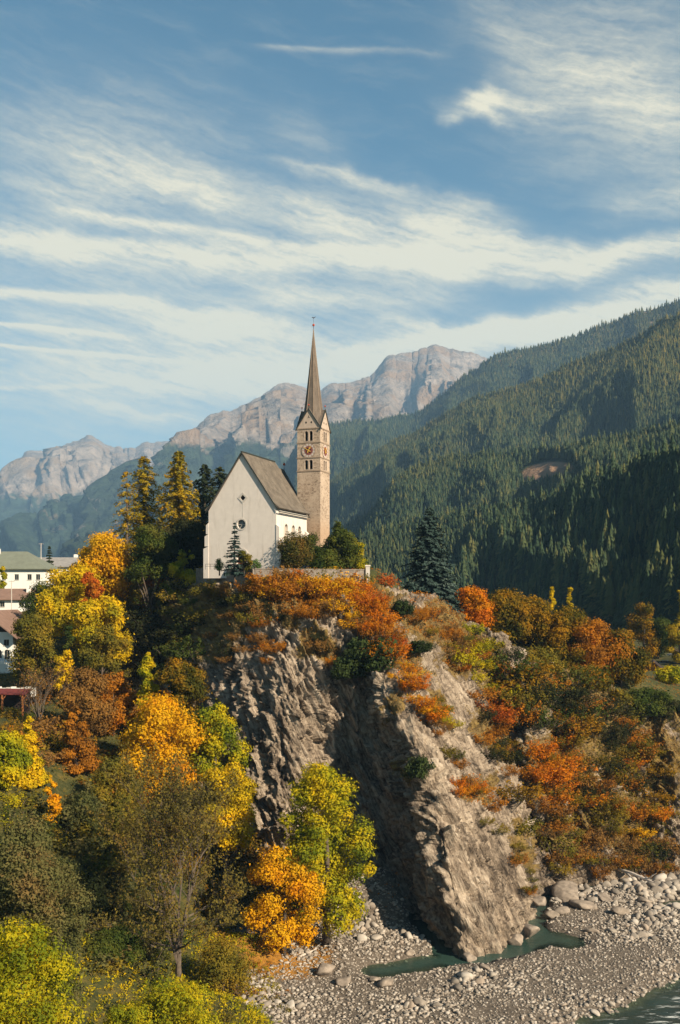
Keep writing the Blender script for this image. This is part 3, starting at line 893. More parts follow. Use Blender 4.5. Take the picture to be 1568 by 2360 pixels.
gz = np.maximum(gz, -47.6)
gz = np.where((np.abs(gxy[:, 0] + 15) < 45) & (gxy[:, 1] > 140) & (gxy[:, 1] < 235), np.minimum(gz, 5.05), gz)     # the churchyard is level
# gravel bars and channels of the river, on its plane
RW = -45.15                                               # water level


def riv(u, v):
    yy = -RW * FP / (v - VH)
    return ((u - UC) / FP * yy, yy)


def seg_dist(xy, poly):
    best = np.full(len(xy), 1e9)
    for a, b in zip(poly[:-1], poly[1:]):
        a, b = np.array(a), np.array(b); d = b - a
        t_ = np.clip(((xy - a) @ d) / (d @ d), 0, 1)
        best = np.minimum(best, np.linalg.norm(xy - a - t_[:, None] * d, axis=1))
    return best


pool = [riv(870, 2238), riv(960, 2222), riv(1060, 2205), riv(1150, 2195), riv(1210, 2180), riv(1275, 2160), riv(1310, 2172)]
pool_d = seg_dist(gxy, pool)
chan = [riv(1060, 2480), riv(1240, 2400), riv(1400, 2330), riv(1568, 2240), riv(1750, 2180), riv(2000, 2140)]
chan = [(x + 10.5, y - 4) for x, y in chan]
chan_d = seg_dist(gxy, chan)
pool2 = [riv(1545, 2088), riv(1590, 2082), riv(1800, 2070)]
pool2_d = seg_dist(gxy, pool2)
low = np.clip((-36 - gz) / 7, 0, 1)
rough_n = fbm(g3 * .16, 5, 91); rough_f = fbm(g3 * .6, 4, 92)
bar = -44.65 + .35 * rough_n + .18 * rough_f
# the bar rises towards the cliff on the right and by the trees on the left
bar += np.clip((gxy[:, 1] - 140) / 18, 0, 1.4) * .8 * (gxy[:, 0] > 20)
bar += .9 * np.exp(-((gxy[:, 0] + 1) / 7) ** 2 - ((gxy[:, 1] - 131) / 7) ** 2)
bar -= 1.5 * np.exp(-(pool_d / 2.1) ** 2) + 2.6 * np.exp(-(chan_d / 8.6) ** 4) + 1.3 * np.exp(-(pool2_d / 2.5) ** 2)
inriv = np.clip((-42.2 - gz) / 1.8, 0, 1)
gz = gz * (1 - inriv) + bar * inriv
gz = gz + (1 - inriv) * (fbm(g3 * .09, 4, 93) * .9 + fbm(g3 * .5, 3, 94) * .22) * np.clip(1 - k * 2, 0, 1) * np.clip(np.hypot((gxy[:, 0] + 10) / 28, (gxy[:, 1] - 180) / 20) - .7, 0, 1)
# under the cliff the sheet stays behind the rock
Gz = gz.reshape(GX.shape)
ixs = np.searchsorted(gx, CF[:, 0]); iys = np.searchsorted(gy, CF[:, 1])
zmin = np.full(GX.shape, 1e9)
for ox in (-1, 0):
    for oy in (-1, 0):
        np.minimum.at(zmin, (np.clip(ixs + ox, 0, len(gx) - 1), np.clip(iys + oy, 0, len(gy) - 1)), CF[:, 2])
under = zmin < 1e8
rimz = np.where(under, np.minimum(Gz, zmin - .9), Gz)
keep_rim = under & (zmin > Gz - 2.2) & (Gz > -40)            # at the buried upper rim the sheet stays on top
Gz = np.where(keep_rim, Gz, rimz)
gravel = np.maximum(inriv, np.clip(1.6 - np.hypot((gxy[:, 0] - 6) / 9, (gxy[:, 1] - 140) / 9), 0, 1))
litter = np.exp(-((gxy[:, 0] + 7) / 6) ** 2 - ((gxy[:, 1] - 123) / 7) ** 2) * 1.3
V = np.stack([GX.ravel(), GY.ravel(), Gz.ravel()], -1)
me = mesh_np('ground', V, grid_faces(len(gx), len(gy)), [M_GROUND], smooth=True, attrs={'gravel': ('POINT', gravel), 'litter': ('POINT', litter)})
ground = tag(obj('ground', me), kind='structure')


def zg(x, y):
    i = np.clip(np.searchsorted(gx, x) - 1, 0, len(gx) - 2); j = np.clip(np.searchsorted(gy, y) - 1, 0, len(gy) - 2)
    a = (x - gx[i]) / (gx[i + 1] - gx[i]); b = (y - gy[j]) / (gy[j + 1] - gy[j])
    return Gz[i, j] * (1 - a) * (1 - b) + Gz[i + 1, j] * a * (1 - b) + Gz[i, j + 1] * (1 - a) * b + Gz[i + 1, j + 1] * a * b


def hit(u, v):
    """nearest surface point of cliff or ground seen at a spot of the view"""
    best = None
    ys = np.arange(45, 420, .8)
    xs = (u - UC) / FP * ys; zs = (VH - v) / FP * ys
    below = zs < zg(xs, ys)
    if below.any():
        q = int(np.argmax(below)); best = np.array([xs[q], ys[q], zs[q]])
    near = (np.abs(CU - u) < 7) & (np.abs(CV - v) < 7)
    if near.any():
        c = CF[near]; c = c[np.argmin(c[:, 1])]
        if best is None or c[1] < best[1]: best = c.copy()
    return best


# ---- river water
wx = np.arange(-14, 150, .8); wy = np.arange(60, 176, .8)
WX, WY = np.meshgrid(wx, wy, indexing='ij')
wxy = np.stack([WX.ravel(), WY.ravel()], -1)
rap = np.exp(-(seg_dist(wxy, chan) / 9) ** 4)
w3 = np.concatenate([wxy, wxy[:, :1] * 0], 1)
wz = RW + rap * (.22 * fbm(w3 * [.5, .8, 1], 4, 61) + .10 * fbm(w3 * 1.3, 2, 62))
me = mesh_np('river', np.concatenate([wxy, wz[:, None]], 1), grid_faces(len(wx), len(wy)), [M_WATER], smooth=True, attrs={'rapid': ('POINT', rap), 'depth': ('POINT', np.maximum(wz - zg(wxy[:, 0], wxy[:, 1]), 0))})
tag(obj('river', me), kind='structure')

# ================================================================== CHURCH
TH = R(-21)
church = empty('church', (-10.6, 165.0, 5.0), TH)
tag(church, 'white plastered church with steep brown shingle roof on the cliff top', 'church')
NW, NL, EV, AP = 12.7, 13.0, 10.0, 19.4      # nave width, length, eaves, ridge
mx_ = -NW / 2
wall = MB().prism([(-NW, 0, -1.5), (0, 0, -1.5), (0, 0, EV), (mx_, 0, AP), (-NW, 0, EV)], (0, NL, 0)).build('nave_wall', M_PLASTER, church)


def arch(cx, z0, z1, wd, n=8):
    r = wd / 2
    return [(cx - r, z0), (cx + r, z0)] + [(cx + r * math.cos(math.pi * k / n), z1 - r + r * math.sin(math.pi * k / n)) for k in range(n + 1)]


def circ(cx, cz, r, n=20): return [(cx + r * math.cos(2 * math.pi * k / n), cz + r * math.sin(2 * math.pi * k / n)) for k in range(n)]


def dia(cx, cz, r): return [(cx, cz - r), (cx + r, cz), (cx, cz + r), (cx - r, cz)]


def fxz(poly, y): return [(x, y, z) for x, z in poly]


def ring(outer, inner, y0, y1):
    """flat frame between two outlines of the same count, facing -y"""
    m = MB(); n = len(outer)
    V = fxz(outer, y0) + fxz(inner, y0) + fxz(outer, y1) + fxz(inner, y1)
    F = []
    for i in range(n):
        j = (i + 1) % n
        F += [(i, j, n + j, n + i), (2 * n + j, 2 * n + i, 3 * n + i, 3 * n + j), (j, i, 2 * n + i, 2 * n + j), (n + i, n + j, 3 * n + j, 3 * n + i)]
    return m.add(V, F)


cut(wall, MB().prism(fxz(circ(-6.45, 7.55, .78), -.5), (0, 1.0, 0)))
cut(wall, MB().prism(fxz(dia(-6.2, 12.0, .55), -.5), (0, 1.0, 0)))
cut(wall, MB().prism(fxz(arch(-6.35, -.5, 3.15, 1.9), -.5), (0, 1.05, 0)))
for yb in (4.0, 7.0, 9.7):
    cut(wall, MB().prism([(-.45, yb + q, z) for q, z in arch(0, 3.2, 7.7, 1.15)], (1.0, 0, 0)))
wn_ = ring(circ(-6.45, 7.55, 1.02), circ(-6.45, 7.55, .78), -.07, .02).build('round_window', M_TRIM, church)
MB().prism(fxz(circ(-6.45, 7.55, .77), .30), (0, .06, 0)).build('pane', M_GLASS, wn_)
m = MB()
for a in range(3):
    dx, dz = math.cos(a * math.pi / 3) * .76, math.sin(a * math.pi / 3) * .76
    m.tube([(-6.45 - dx, .24, 7.55 - dz), (-6.45 + dx, .24, 7.55 + dz)], .035, 4)
m.build('tracery', M_TRIM, wn_)
wn_ = ring(dia(-6.2, 12.0, .95), dia(-6.2, 12.0, .55), -.06, .02).build('diamond_window', M_TRIM, church)
MB().prism(fxz(dia(-6.2, 12.0, .54), .32), (0, .06, 0)).build('pane', M_BLACK, wn_)
MB().box(-6.24, -6.17, -.025, .01, 8.7, 10.95).build('stain_strip', M_TRIM, church)
dr = ring(arch(-6.35, 0, 3.5, 2.5), arch(-6.35, 0, 3.15, 1.9), -.16, .02).build('doorway', M_TRIM, church)
MB().prism(fxz(arch(-6.35, 0, 3.1, 1.86), .42), (0, .08, 0)).build('door_leaf', M_DOOR, dr)
MB().box(-6.37, -6.33, .39, .42, .1, 3.0).build('door_joint', M_BLACK, dr)
for yb in (4.0, 7.0, 9.7):
    a, b = arch(0, 3.05, 7.86, 1.45), arch(0, 3.2, 7.7, 1.15)
    rg = ring(a, b, -.05, .01)
    rg.v = [(-y, yb + x, z) for x, y, z in rg.v]
    wn_ = rg.build('nave_window', M_TRIM, church)
    MB().prism([(-.36, yb + q, z) for q, z in arch(0, 3.2, 7.7, 1.14)], (-.05, 0, 0)).build('blind', M_BLIND, wn_)
    mm = MB().box(-.36, -.30, yb - .03, yb + .03, 3.2, 7.5)
    for zz_ in (4.3, 5.4, 6.5): mm.box(-.36, -.31, yb - .56, yb + .56, zz_ - .02, zz_ + .02)
    mm.build('glazing_bar', M_TRIM, wn_)
# stepped buttresses
def buttress(x0, sgn, y0, y1, hs):
    m = MB()
    for (z0, z1, d) in hs:
        a, b = (x0, x0 + sgn * d)
        lo, hi = min(a, b), max(a, b)
        m.box(lo, hi, y0, y1, z0, z1 - .35)
        top = [(a - sgn * .001, y0, z1 - .35), (b, y0, z1 - .35), (a - sgn * .001, y0, z1 + .05)]
        m.prism(top, (0, y1 - y0, 0))
    return m.build('buttress', M_PLASTER, church)
def buttress_front(x0, x1, hs): pass
buttress(0, 1, -.10, .95, [(-1.5, 3.6, .85), (3.65, 7.3, .55)])
buttress(-NW, -1, -.10, .95, [(-1.5, 3.9, .95), (3.95, 6.0, .72), (6.05, 7.9, .45)])
buttress(0, 1, 12.0, 12.9, [(-1.5, 3.6, .8), (3.65, 7.0, .5)])
MB().box(.003, .16, .96, NL, EV - .62, EV - .22).build('cornice', M_TRIM, church)
# nave roof with a flared foot, verge boards and ridge
def roof_half(sgn):
    m = MB()
    ex = (NW / 2) * 1.0
    sl = (AP - EV) / (NW / 2)
    def pt(d, z, y): return (mx_ + sgn * d, y, z)
    y0, y1 = -.22, NL + .12
    d1, d2 = ex - .55, ex + .52
    z1 = AP - d1 * sl + .12; z2 = z1 - (d2 - d1) * .88
    A = [pt(0, AP + .12, y0), pt(d1, z1, y0), pt(d1, z1, y1), pt(0, AP + .12, y1)]
    B = [pt(d1, z1, y0), pt(d2, z2, y0), pt(d2, z2, y1), pt(d1, z1, y1)]
    if sgn < 0: A = A[::-1]; B = B[::-1]
    m.slab(A, .20); m.slab(B, .20)
    return m
mr = roof_half(1); ml = roof_half(-1)
mr.add(ml.v, ml.f)
roof = mr.build('nave_roof', M_SHINGLE, church)
MB().box(mx_ - .14, mx_ + .14, -.24, NL + .14, AP + .30, AP + .50).build('ridge_cap', M_DARKROOF, roof)
sl = (AP - EV) / (NW / 2)
for s_ in (1, -1):
    q = [(mx_, -.30, AP + .02), (mx_ + s_ * (NW / 2 + .42), -.30, EV - .42), (mx_ + s_ * (NW / 2 + .42), -.30, EV - .10), (mx_, -.30, AP + .36)]
    MB().prism(q, (0, .075, 0)).build('verge_board', M_DARKROOF, roof)
    q = [(mx_, NL + .13, AP + .02), (mx_ + s_ * (NW / 2 + .42), NL + .13, EV - .42), (mx_ + s_ * (NW / 2 + .42), NL + .13, EV - .10), (mx_, NL + .13, AP + .36)]
    MB().prism(q, (0, .075, 0)).build('verge_board', M_DARKROOF, roof)
MB().box(.50, .66, -.22, NL + .1, EV - .56, EV - .42).build('gutter', M_DARKROOF, roof)
# choir, lower and narrower, with a polygonal end
CW, CA, CE = 3.85, AP - .55, EV - .2
pl = [(mx_ - CW, NL), (mx_ + CW, NL), (mx_ + CW, NL + 7.0), (mx_ + 1.9, NL + 10.4), (mx_ - 1.9, NL + 10.4), (mx_ - CW, NL + 7.0)]
MB().prism([(x, y, -1.5) for x, y in pl], (0, 0, 1.5 + CE)).build('choir_wall', M_PLASTER, church)
m = MB(); rz0 = (mx_, NL + .2, CA); rz1 = (mx_, NL + 4.3, CA)
pl2 = [(mx_ - CW - .4, NL + .2), (mx_ + CW + .4, NL + .2), (mx_ + CW + .4, NL + 7.2), (mx_ + 2.1, NL + 10.9), (mx_ - 2.1, NL + 10.9), (mx_ - CW - .4, NL + 7.2)]
V = [(x, y, CE - .1) for x, y in pl2] + [rz0, rz1]
m.add(V, [(1, 2, 7, 6), (2, 3, 7), (3, 4, 7), (4, 5, 7), (5, 0, 6, 7), (0, 1, 6), (5, 4, 3, 2, 1, 0)])
cr = m.build('choir_roof', M_SHINGLE, church)
MB().tube([(mx_, NL + 4.3, CA - .2), (mx_, NL + 4.3, CA + .9)], .06, 5).build('finial_rod', M_IRON, cr)
MB().ball((mx_, NL + 4.3, CA + 1.0), .26).build('finial_ball', M_RED, cr)
MB().tube([(mx_, NL + 4.3, CA + 1.2), (mx_, NL + 4.3, CA + 1.75)], .04, 4).build('finial_tip', M_IRON, cr)
# low sacristy roof behind the tower
MB().box(-2.3, -1.3, 19.6, 25.0, -1.5, 9.3).build('sacristy_wall', M_PLASTER, church)
MB().prism([(-2.35, 19.4, 9.25), (-1.2, 19.4, 9.25), (-1.2, 19.4, 12.3), (-2.35, 19.4, 13.3)], (0, 5.8, 0)).build('sacristy_roof', M_SHINGLE, church)

# ------------------------------------------------------------------ bell tower
tow = empty('bell_tower', (-3.52, 177.5, 5.0), TH)      # local x right along the front, y back; near corner at the origin
tag(tow, 'slender rubble stone bell tower with clock and tall spire behind the white church', 'tower')
TS = 4.5
zE = 30.5 - 5.0 + .2                                    # eaves of the four gables
body = MB().box(-TS, 0, 0, TS, -1.5, zE).build('shaft', M_STONE, tow)
win = [(23.35, 25.15), (18.25, 19.95)]
cut(body, MB().box(-TS + .7, -.7, .7, TS - .7, 8, zE - .4))
for z0, z1 in win:
    for xx in (-.45, .45):
        cut(body, MB().prism([(-TS / 2 + xx + q, -.3, z) for q, z in arch(0, z0, z1, .62)], (0, 1.3, 0)))
        cut(body, MB().prism([(-.95, TS / 2 + xx + q, z) for q, z in arch(0, z0, z1, .62)], (1.3, 0, 0)))
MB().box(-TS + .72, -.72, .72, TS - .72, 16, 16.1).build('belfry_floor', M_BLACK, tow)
for k in range(7):
    for (z0, z1) in win:
        zz_ = z0 + .12 + k * .24
        MB().box(-TS / 2 - .8, -TS / 2 + .8, .45, .62, zz_, zz_ + .05).build('louver', M_BLACK, tow)
        MB().box(-.62, -.45, TS / 2 - .8, TS / 2 + .8, zz_, zz_ + .05).build('louver', M_BLACK, tow)
MB().box(-TS + .75, -.75, .75, .85, 17, zE - .5).build('shade_sheet', M_BLACK, tow)  # black sheets added behind the windows, painting in the belfry's inner shade
MB().box(-.85, -.75, .9, TS - .9, 17, zE - .5).build('shade_sheet', M_BLACK, tow)
for z0, z1 in win:
    MB().tube([(-TS / 2, .12, z0), (-TS / 2, .12, z1 - .3)], .09, 8).build('mullion', M_GPLASTER, tow)
    MB().tube([(-.12, TS / 2, z0), (-.12, TS / 2, z1 - .3)], .09, 8).build('mullion', M_GPLASTER, tow)
    for xx in (-.45, .45):
        rg = ring(arch(-TS / 2 + xx, z0 - .1, z1 + .12, .84), arch(-TS / 2 + xx, z0, z1, .63), -.035, .01)
        rg.build('window_surround', M_GPLASTER, tow)
        rg = ring(arch(xx, z0 - .1, z1 + .12, .84), arch(xx, z0, z1, .63), -.035, .01)
        rg.v = [(-y, TS / 2 + x, z) for x, y, z in rg.v]
        rg.build('window_surround', M_GPLASTER, tow)
for zz_ in (23.05, 20.35, 17.95, zE - .1):
    MB().box(-TS - .09, .09, -.09, TS + .09, zz_ - .09, zz_ + .09).build('string_course', M_BAND, tow)
# clocks on the front and on the right side
def clock(side, hand_h, hand_m):
    cz = 21.65
    def tr(m):
        if side == 'front': m.v = [(x - TS / 2, y, z + cz) for x, y, z in m.v]
        else: m.v = [(-y, TS / 2 + x, z + cz) for x, y, z in m.v]
        return m
    cl = tr(MB().prism(fxz(circ(0, 0, 1.33, 32), -.06), (0, .07, 0))).build('clock_dial', M_CLOCKRING, tow)
    tr(MB().prism(fxz(circ(0, 0, .80, 28), -.085), (0, .03, 0))).build('clock_centre', M_CLOCKRED, cl)
    tr(ring(circ(0, 0, 1.37, 32), circ(0, 0, 1.27, 32), -.10, .01)).build('clock_rim', M_BAND, cl)
    for k in range(12):
        a0, a1 = R(k * 30 + 6), R(k * 30 + 24)
        q = [(.88 * math.cos(a0), .88 * math.sin(a0)), (1.2 * math.cos(a0), 1.2 * math.sin(a0)), (1.22 * math.cos((a0 + a1) / 2), 1.22 * math.sin((a0 + a1) / 2)), (1.2 * math.cos(a1), 1.2 * math.sin(a1)), (.88 * math.cos(a1), .88 * math.sin(a1))]
        tr(MB().prism(fxz(q, -.078), (0, .02, 0))).build('numeral_panel', M_CLOCKWHITE, cl)
    for k in range(4):
        a = R(45 + 90 * k)
        tr(MB().prism(fxz(circ(.36 * math.cos(a), .36 * math.sin(a), .2, 10), -.10), (0, .02, 0))).build('dark_disc', M_BLACK, cl)
    for a, L_, wd in ((hand_h, .78, .10), (hand_m, 1.12, .08)):
        ca, sa = math.cos(R(a)), math.sin(R(a))
        q = [(-.45 * ca - wd * sa, -.45 * sa + wd * ca), (-.45 * ca + wd * sa, -.45 * sa - wd * ca), (L_ * ca + wd * .5 * sa, L_ * sa - wd * .5 * ca), ((L_ + .1) * ca, (L_ + .1) * sa), (L_ * ca - wd * .5 * sa, L_ * sa + wd * .5 * ca)]
        tr(MB().prism(fxz(q, -.14 - wd * .2), (0, .025, 0))).build('clock_hand', M_GOLD, cl)
    a = R(hand_h)
    tr(MB().prism(fxz(circ(.5 * math.cos(a), .5 * math.sin(a), .17, 12), -.135), (0, .02, 0))).build('hand_disc', M_GOLD, cl)
    return cl
clock('front', 62, 149)
clock('side', 62, 149)
# gables, cross roof and octagonal spire
zG = 33.9 - 5.0 + .15
hf = TS / 2
cx, cy = -hf, hf
for kx, (nx, ny) in enumerate(((0, -1), (1, 0), (0, 1), (-1, 0))):
    tx, ty = -ny, nx
    def gp(a, z, o=0.0): return (cx + nx * (hf + o) + tx * a, cy + ny * (hf + o) + ty * a, z)
    g = MB().prism([gp(-hf, zE), gp(hf, zE), gp(0, zG)], (-nx * .35, -ny * .35, 0)).build('gable', M_GPLASTER, tow)
    for a, z in ((-.52, zE + 1.0), (.52, zE + 1.0)):
        m = MB()
        pts_ = [gp(a + .16 * math.cos(q * math.pi / 5), z + .19 * math.sin(q * math.pi / 5), .015) for q in range(10)]
        m.prism(pts_, (-nx * .03, -ny * .03, 0))
        m.build('round_shade_disc', M_BLACK, g)  # flat black disc on the gable, painted for the shade inside a hole
    m = MB()
    for q in range(3):
        an = R(90 + 120 * q)
        m.prism([gp(.0 + .07 * math.cos(an + 1.57), zE + 1.95 + .07 * math.sin(an + 1.57), .015), gp(.34 * math.cos(an), zE + 1.95 + .38 * math.sin(an), .015), gp(.07 * math.cos(an - 1.57), zE + 1.95 + .07 * math.sin(an - 1.57), .015)], (-nx * .03, -ny * .03, 0))
    m.build('trefoil_shade_plate', M_BLACK, g)  # flat black plate, its colour standing for the shade in a trefoil hole
    for s_ in (-1, 1):
        q = [gp(s_ * (hf + .30), zE - .42, .16), gp(s_ * (hf + .30), zE - .18, .16), gp(0, zG + .22, .16), gp(0, zG - .02, .16)]
        MB().prism(q, (-nx * .18, -ny * .18, 0)).build('verge_board', M_DARKROOF, g)
    MB().tube([gp(0, zG + .1, .02), gp(0, zG + .75, .02)], .03, 4).build('finial_rod', M_IRON, g)
    MB().ball(gp(0, zG + .80, .02), .15).build('finial_ball', M_RED, g)
m = MB(); eo = .28
dn = (zG - zE) / hf
for (nx, ny) in ((0, -1), (1, 0), (0, 1), (-1, 0)):
    tx, ty = -ny, nx
    for s_ in (-1, 1):
        A = (cx + nx * (hf + .14), cy + ny * (hf + .14), zG + .16)
        B = (cx + nx * (hf + .14) + s_ * tx * (hf + .28), cy + ny * (hf + .14) + s_ * ty * (hf + .28), zE - .26)
        C_ = (cx, cy, zG + .16)
        q = [A, B, C_]
        m.add(q + [(x, y, z - .2) for x, y, z in q], [(0, 1, 2), (5, 4, 3), (0, 3, 4, 1), (1, 4, 5, 2), (2, 5, 3, 0)])
m.build('gable_roof', M_SPIRE, tow)
zT = 49.0 - 5.0
def octr(z, r): return [(cx + r * math.cos(R(22.5 + 45 * k)), cy + r * math.sin(R(22.5 + 45 * k)), z) for k in range(8)]
prof = [(zE + .3, 2.35), (zE + 2.2, 1.95), (zG, 1.70), (zG + 3, 1.30), (zG + 7, .84), (zG + 11, .41), (zT - 1.0, .12), (zT, .05)]
V = []
for z_, r_ in prof: V += octr(z_, r_)
F = []
for i in range(len(prof) - 1):
    F += [(i * 8 + k_, i * 8 + (k_ + 1) % 8, (i + 1) * 8 + (k_ + 1) % 8, (i + 1) * 8 + k_) for k_ in range(8)]
F.append(tuple((len(prof) - 1) * 8 + k_ for k_ in range(8)))
spire = MB().add(V, F).build('spire', M_SPIRE, tow)
for k_ in range(8):
    MB().tube([V[i * 8 + k_] for i in range(1, len(prof))], [.05] * 5 + [.03, .02], 4).build('hip_strip', M_BAND, spire)
MB().tube([(cx, cy, zT - .4), (cx, cy, zT + .7)], .05, 6).build('spire_rod', M_IRON, spire)
MB().ball((cx, cy, zT + .75), .24).build('spire_ball', M_RED, spire)
MB().tube([(cx, cy, zT + .9), (cx, cy, zT + 2.1)], .022, 5).build('vane_rod', M_IRON, spire)
vq = [(-.42, .32), (-.30, .20), (-.05, .05), (0, -.14), (.06, .05), (.26, .16), (.45, .30), (.22, .26), (.05, .18), (-.14, .26)]
MB().prism([(cx + x, cy, zT + 1.95 + z_) for x, z_ in vq], (0, .04, 0)).build('weather_vane', M_IRON, spire)

# ------------------------------------------------------------------ churchyard walls
def wall_run(name, label, pts_, h, th, mat, capmat):
    root = empty(name, pts_[0])
    o = Vector([float(x) for x in pts_[0]])
    mb, cp = MB(), MB()
    for a, b in zip(pts_[:-1], pts_[1:]):
        a, b = Vector([float(x) for x in a]) - o, Vector([float(x) for x in b]) - o
        d = (b - a); nn = Vector((d.y, -d.x, 0)).normalized() * th / 2
        ov = Vector((d.x, d.y, 0)).normalized() * .03
        mb.hexa([a - nn - Vector((0, 0, h)), b - nn - Vector((0, 0, h)), b + nn - Vector((0, 0, h)), a + nn - Vector((0, 0, h)), a - nn, b - nn, b + nn, a + nn])
        n2_ = nn * 1.3; up = Vector((0, 0, .14))
        cp.hexa([a - n2_ - ov, b - n2_ + ov, b + n2_ + ov, a + n2_ - ov, a - n2_ - ov + up, b - n2_ + ov + up, b + n2_ + ov + up, a + n2_ - ov + up])
    mb.build('masonry', mat, root); cp.build('coping', capmat, root)
    return tag(root, label, 'wall')
wall_run('retaining_wall', 'shaded stone retaining wall below the church front', [P(455, 1311, 178), P(586, 1313, 161)], 3.2, .5, M_WALLST, M_WALLST)
wall_run('churchyard_wall', 'sunlit pale stone churchyard wall above the orange shrubs', [P(588, 1312, 161.2), P(700, 1313, 162.5), P(846, 1314, 168.5)], 3.4, .5, M_WALLST, M_WALLST)
pw = P(848, 1304, 168)
gp_ = empty('gate_post', pw)
MB().box(-.35, .35, -.35, .35, -3.0, -.1).build('shaft', M_TRIM, gp_); MB().box(-.45, .45, -.45, .45, -.1, .12).build('cap', M_PLASTER, gp_)
tag(gp_, 'pale square post at the right end of the churchyard wall', 'post')
# low railing before the church door
rl = empty('railing', P(474, 1300, 164.5)); b0 = P(474, 1300, 164.5); b1 = P(560, 1301, 161.5); dv = (b1 - b0)
for hh in (0.0, -.35): MB().tube([(0, 0, hh), tuple(dv + [0, 0, hh])], .03, 4).build('rail', M_IRON, rl)
for k_ in range(9):
    q = dv * k_ / 8; MB().tube([tuple(q + [0, 0, -.9]), tuple(q)], .03, 4).build('baluster', M_IRON, rl)
tag(rl, 'thin dark railing on the wall before the church gable', 'railing')

# ================================================================== VEGETATION
def quads(C, N, size, r, squash=.75):
    """leaf-like quads at centres C with normals N"""
    n = len(C)
    a = r.normal(size=(n, 3)); a -= (a * N).sum(1, keepdims=True) * N
    a /= np.maximum(np.linalg.norm(a, axis=1, keepdims=True), 1e-6)
    b = np.cross(N, a)
    s = (size * r.uniform(.6, 1.35, n))[:, None]
    a = a * s; b = b * s * squash
    V = np.stack([C - a - b * .55, C + a * .95 - b * .35, C + a * r.uniform(-.5, .5, n)[:, None] + b * 1.15], 1).reshape(-1, 3)
    return V, np.arange(3 * n).reshape(n, 3)


def unit(v): return v / np.maximum(np.linalg.norm(v, axis=1, keepdims=True), 1e-9)


def crown_mesh(wd, ht, n, leaf, lobes, seed, mat, shape='round', base=0.0, loose=.25, up=.15, lobe_r=.34):
    lobes = int(lobes * 2.1); lobe_r *= .70; loose += .22; wd *= 1.12; n = int(n * 2.5); leaf *= .72
    """foliage between z=base and z=base+ht: leaves gathered in clumps of uneven size round the crown"""
    r = np.random.default_rng(seed)
    L = []
    for i in range(lobes):
        if shape == 'column':
            z = (i + .5) / lobes; d = r.normal(size=2); d /= np.linalg.norm(d); rad = .30 * math.sin(math.pi * min(.95, z * .85 + .12)) * r.uniform(.3, 1)
        elif shape == 'cone':
            z = (i + .5) / lobes * .92; d = r.normal(size=2); d /= np.linalg.norm(d); rad = .42 * (1 - z) ** .8 * r.uniform(.4, 1)
        else:
            th = r.uniform(0, 2 * math.pi); d = np.array([math.cos(th), math.sin(th)])
            z = .10 + .80 * (i + r.uniform(.2, .8)) / lobes
            rad = .40 * math.sqrt(max(.05, 1 - (2 * z - .85) ** 2)) * math.sqrt(r.uniform(.08, 1.0))
        lr = lobe_r * r.uniform(.65, 1.15) * (1 - .35 * abs(z - .45))
        if shape == 'cone': lr *= (1.15 - z)
        if shape == 'column': lr *= .8
        if r.random() < .22: rad *= 1.22; lr *= .62
        L.append((d[0] * rad * wd, d[1] * rad * wd, base + z * ht, lr * wd, min(lr * wd * r.uniform(.7, .95), lr * ht * 1.4)))
    L = np.array(L)
    pick = r.choice(len(L), n, p=(L[:, 3] ** 2) / (L[:, 3] ** 2).sum())
    D = unit(r.normal(size=(n, 3)) + [0, 0, up])
    # each clump breaks up into twigs
    jit = fbm(D * 2.2 + pick[:, None] * 7.7, 3, seed)
    rad = np.clip(.82 + .55 * jit + r.normal(0, loose * .42, n), .1, 1.6)
    C = L[pick, :3] + D * rad[:, None] * np.stack([L[pick, 3], L[pick, 3], L[pick, 4]], -1)
    C[:, 2] = np.maximum(C[:, 2], base * .6)
    N = unit(D * 1.1 + r.normal(size=(n, 3)) * .50 + [0, 0, .2])
    V, F = quads(C, N, leaf, r)
    clump = r.uniform(0, 1, len(L))
    rnd = np.clip(.55 * r.uniform(0, 1, n) + .45 * clump[pick], 0, 1)
    return mesh_np('crown', V, F, [mat], attrs={'rnd': ('FACE', rnd)}), L


def trunk_mesh(L, h, r0, seed, mat, base=-.6, limbs=7):
    r = random.Random(seed)
    m = MB()
    top = h * .62
    pts_ = [(0, 0, base), (r.uniform(-.1, .1) * r0 * 3, r.uniform(-.1, .1) * r0 * 3, top * .35), (r.uniform(-1, 1) * r0, r.uniform(-1, 1) * r0, top * .7), (r.uniform(-1, 1) * r0 * 1.5, r.uniform(-1, 1) * r0 * 1.5, top)]
    m.tube(pts_, [r0 * 1.25, r0, r0 * .7, r0 * .4], 7)
    idx = sorted(range(len(L)), key=lambda i: L[i][2])[:limbs]
    for i in idx:
        e = Vector([float(x) for x in L[i][:3]])
        s = Vector((0, 0, max(.15 * h, e.z * r.uniform(.45, .7))))
        midp = s.lerp(e, .5) + Vector((r.uniform(-.3, .3), r.uniform(-.3, .3), .25 * r.random()))
        m.tube([s, midp, e], [r0 * .45, r0 * .28, r0 * .10], 5)
    return m.mesh('trunk', mat, True)


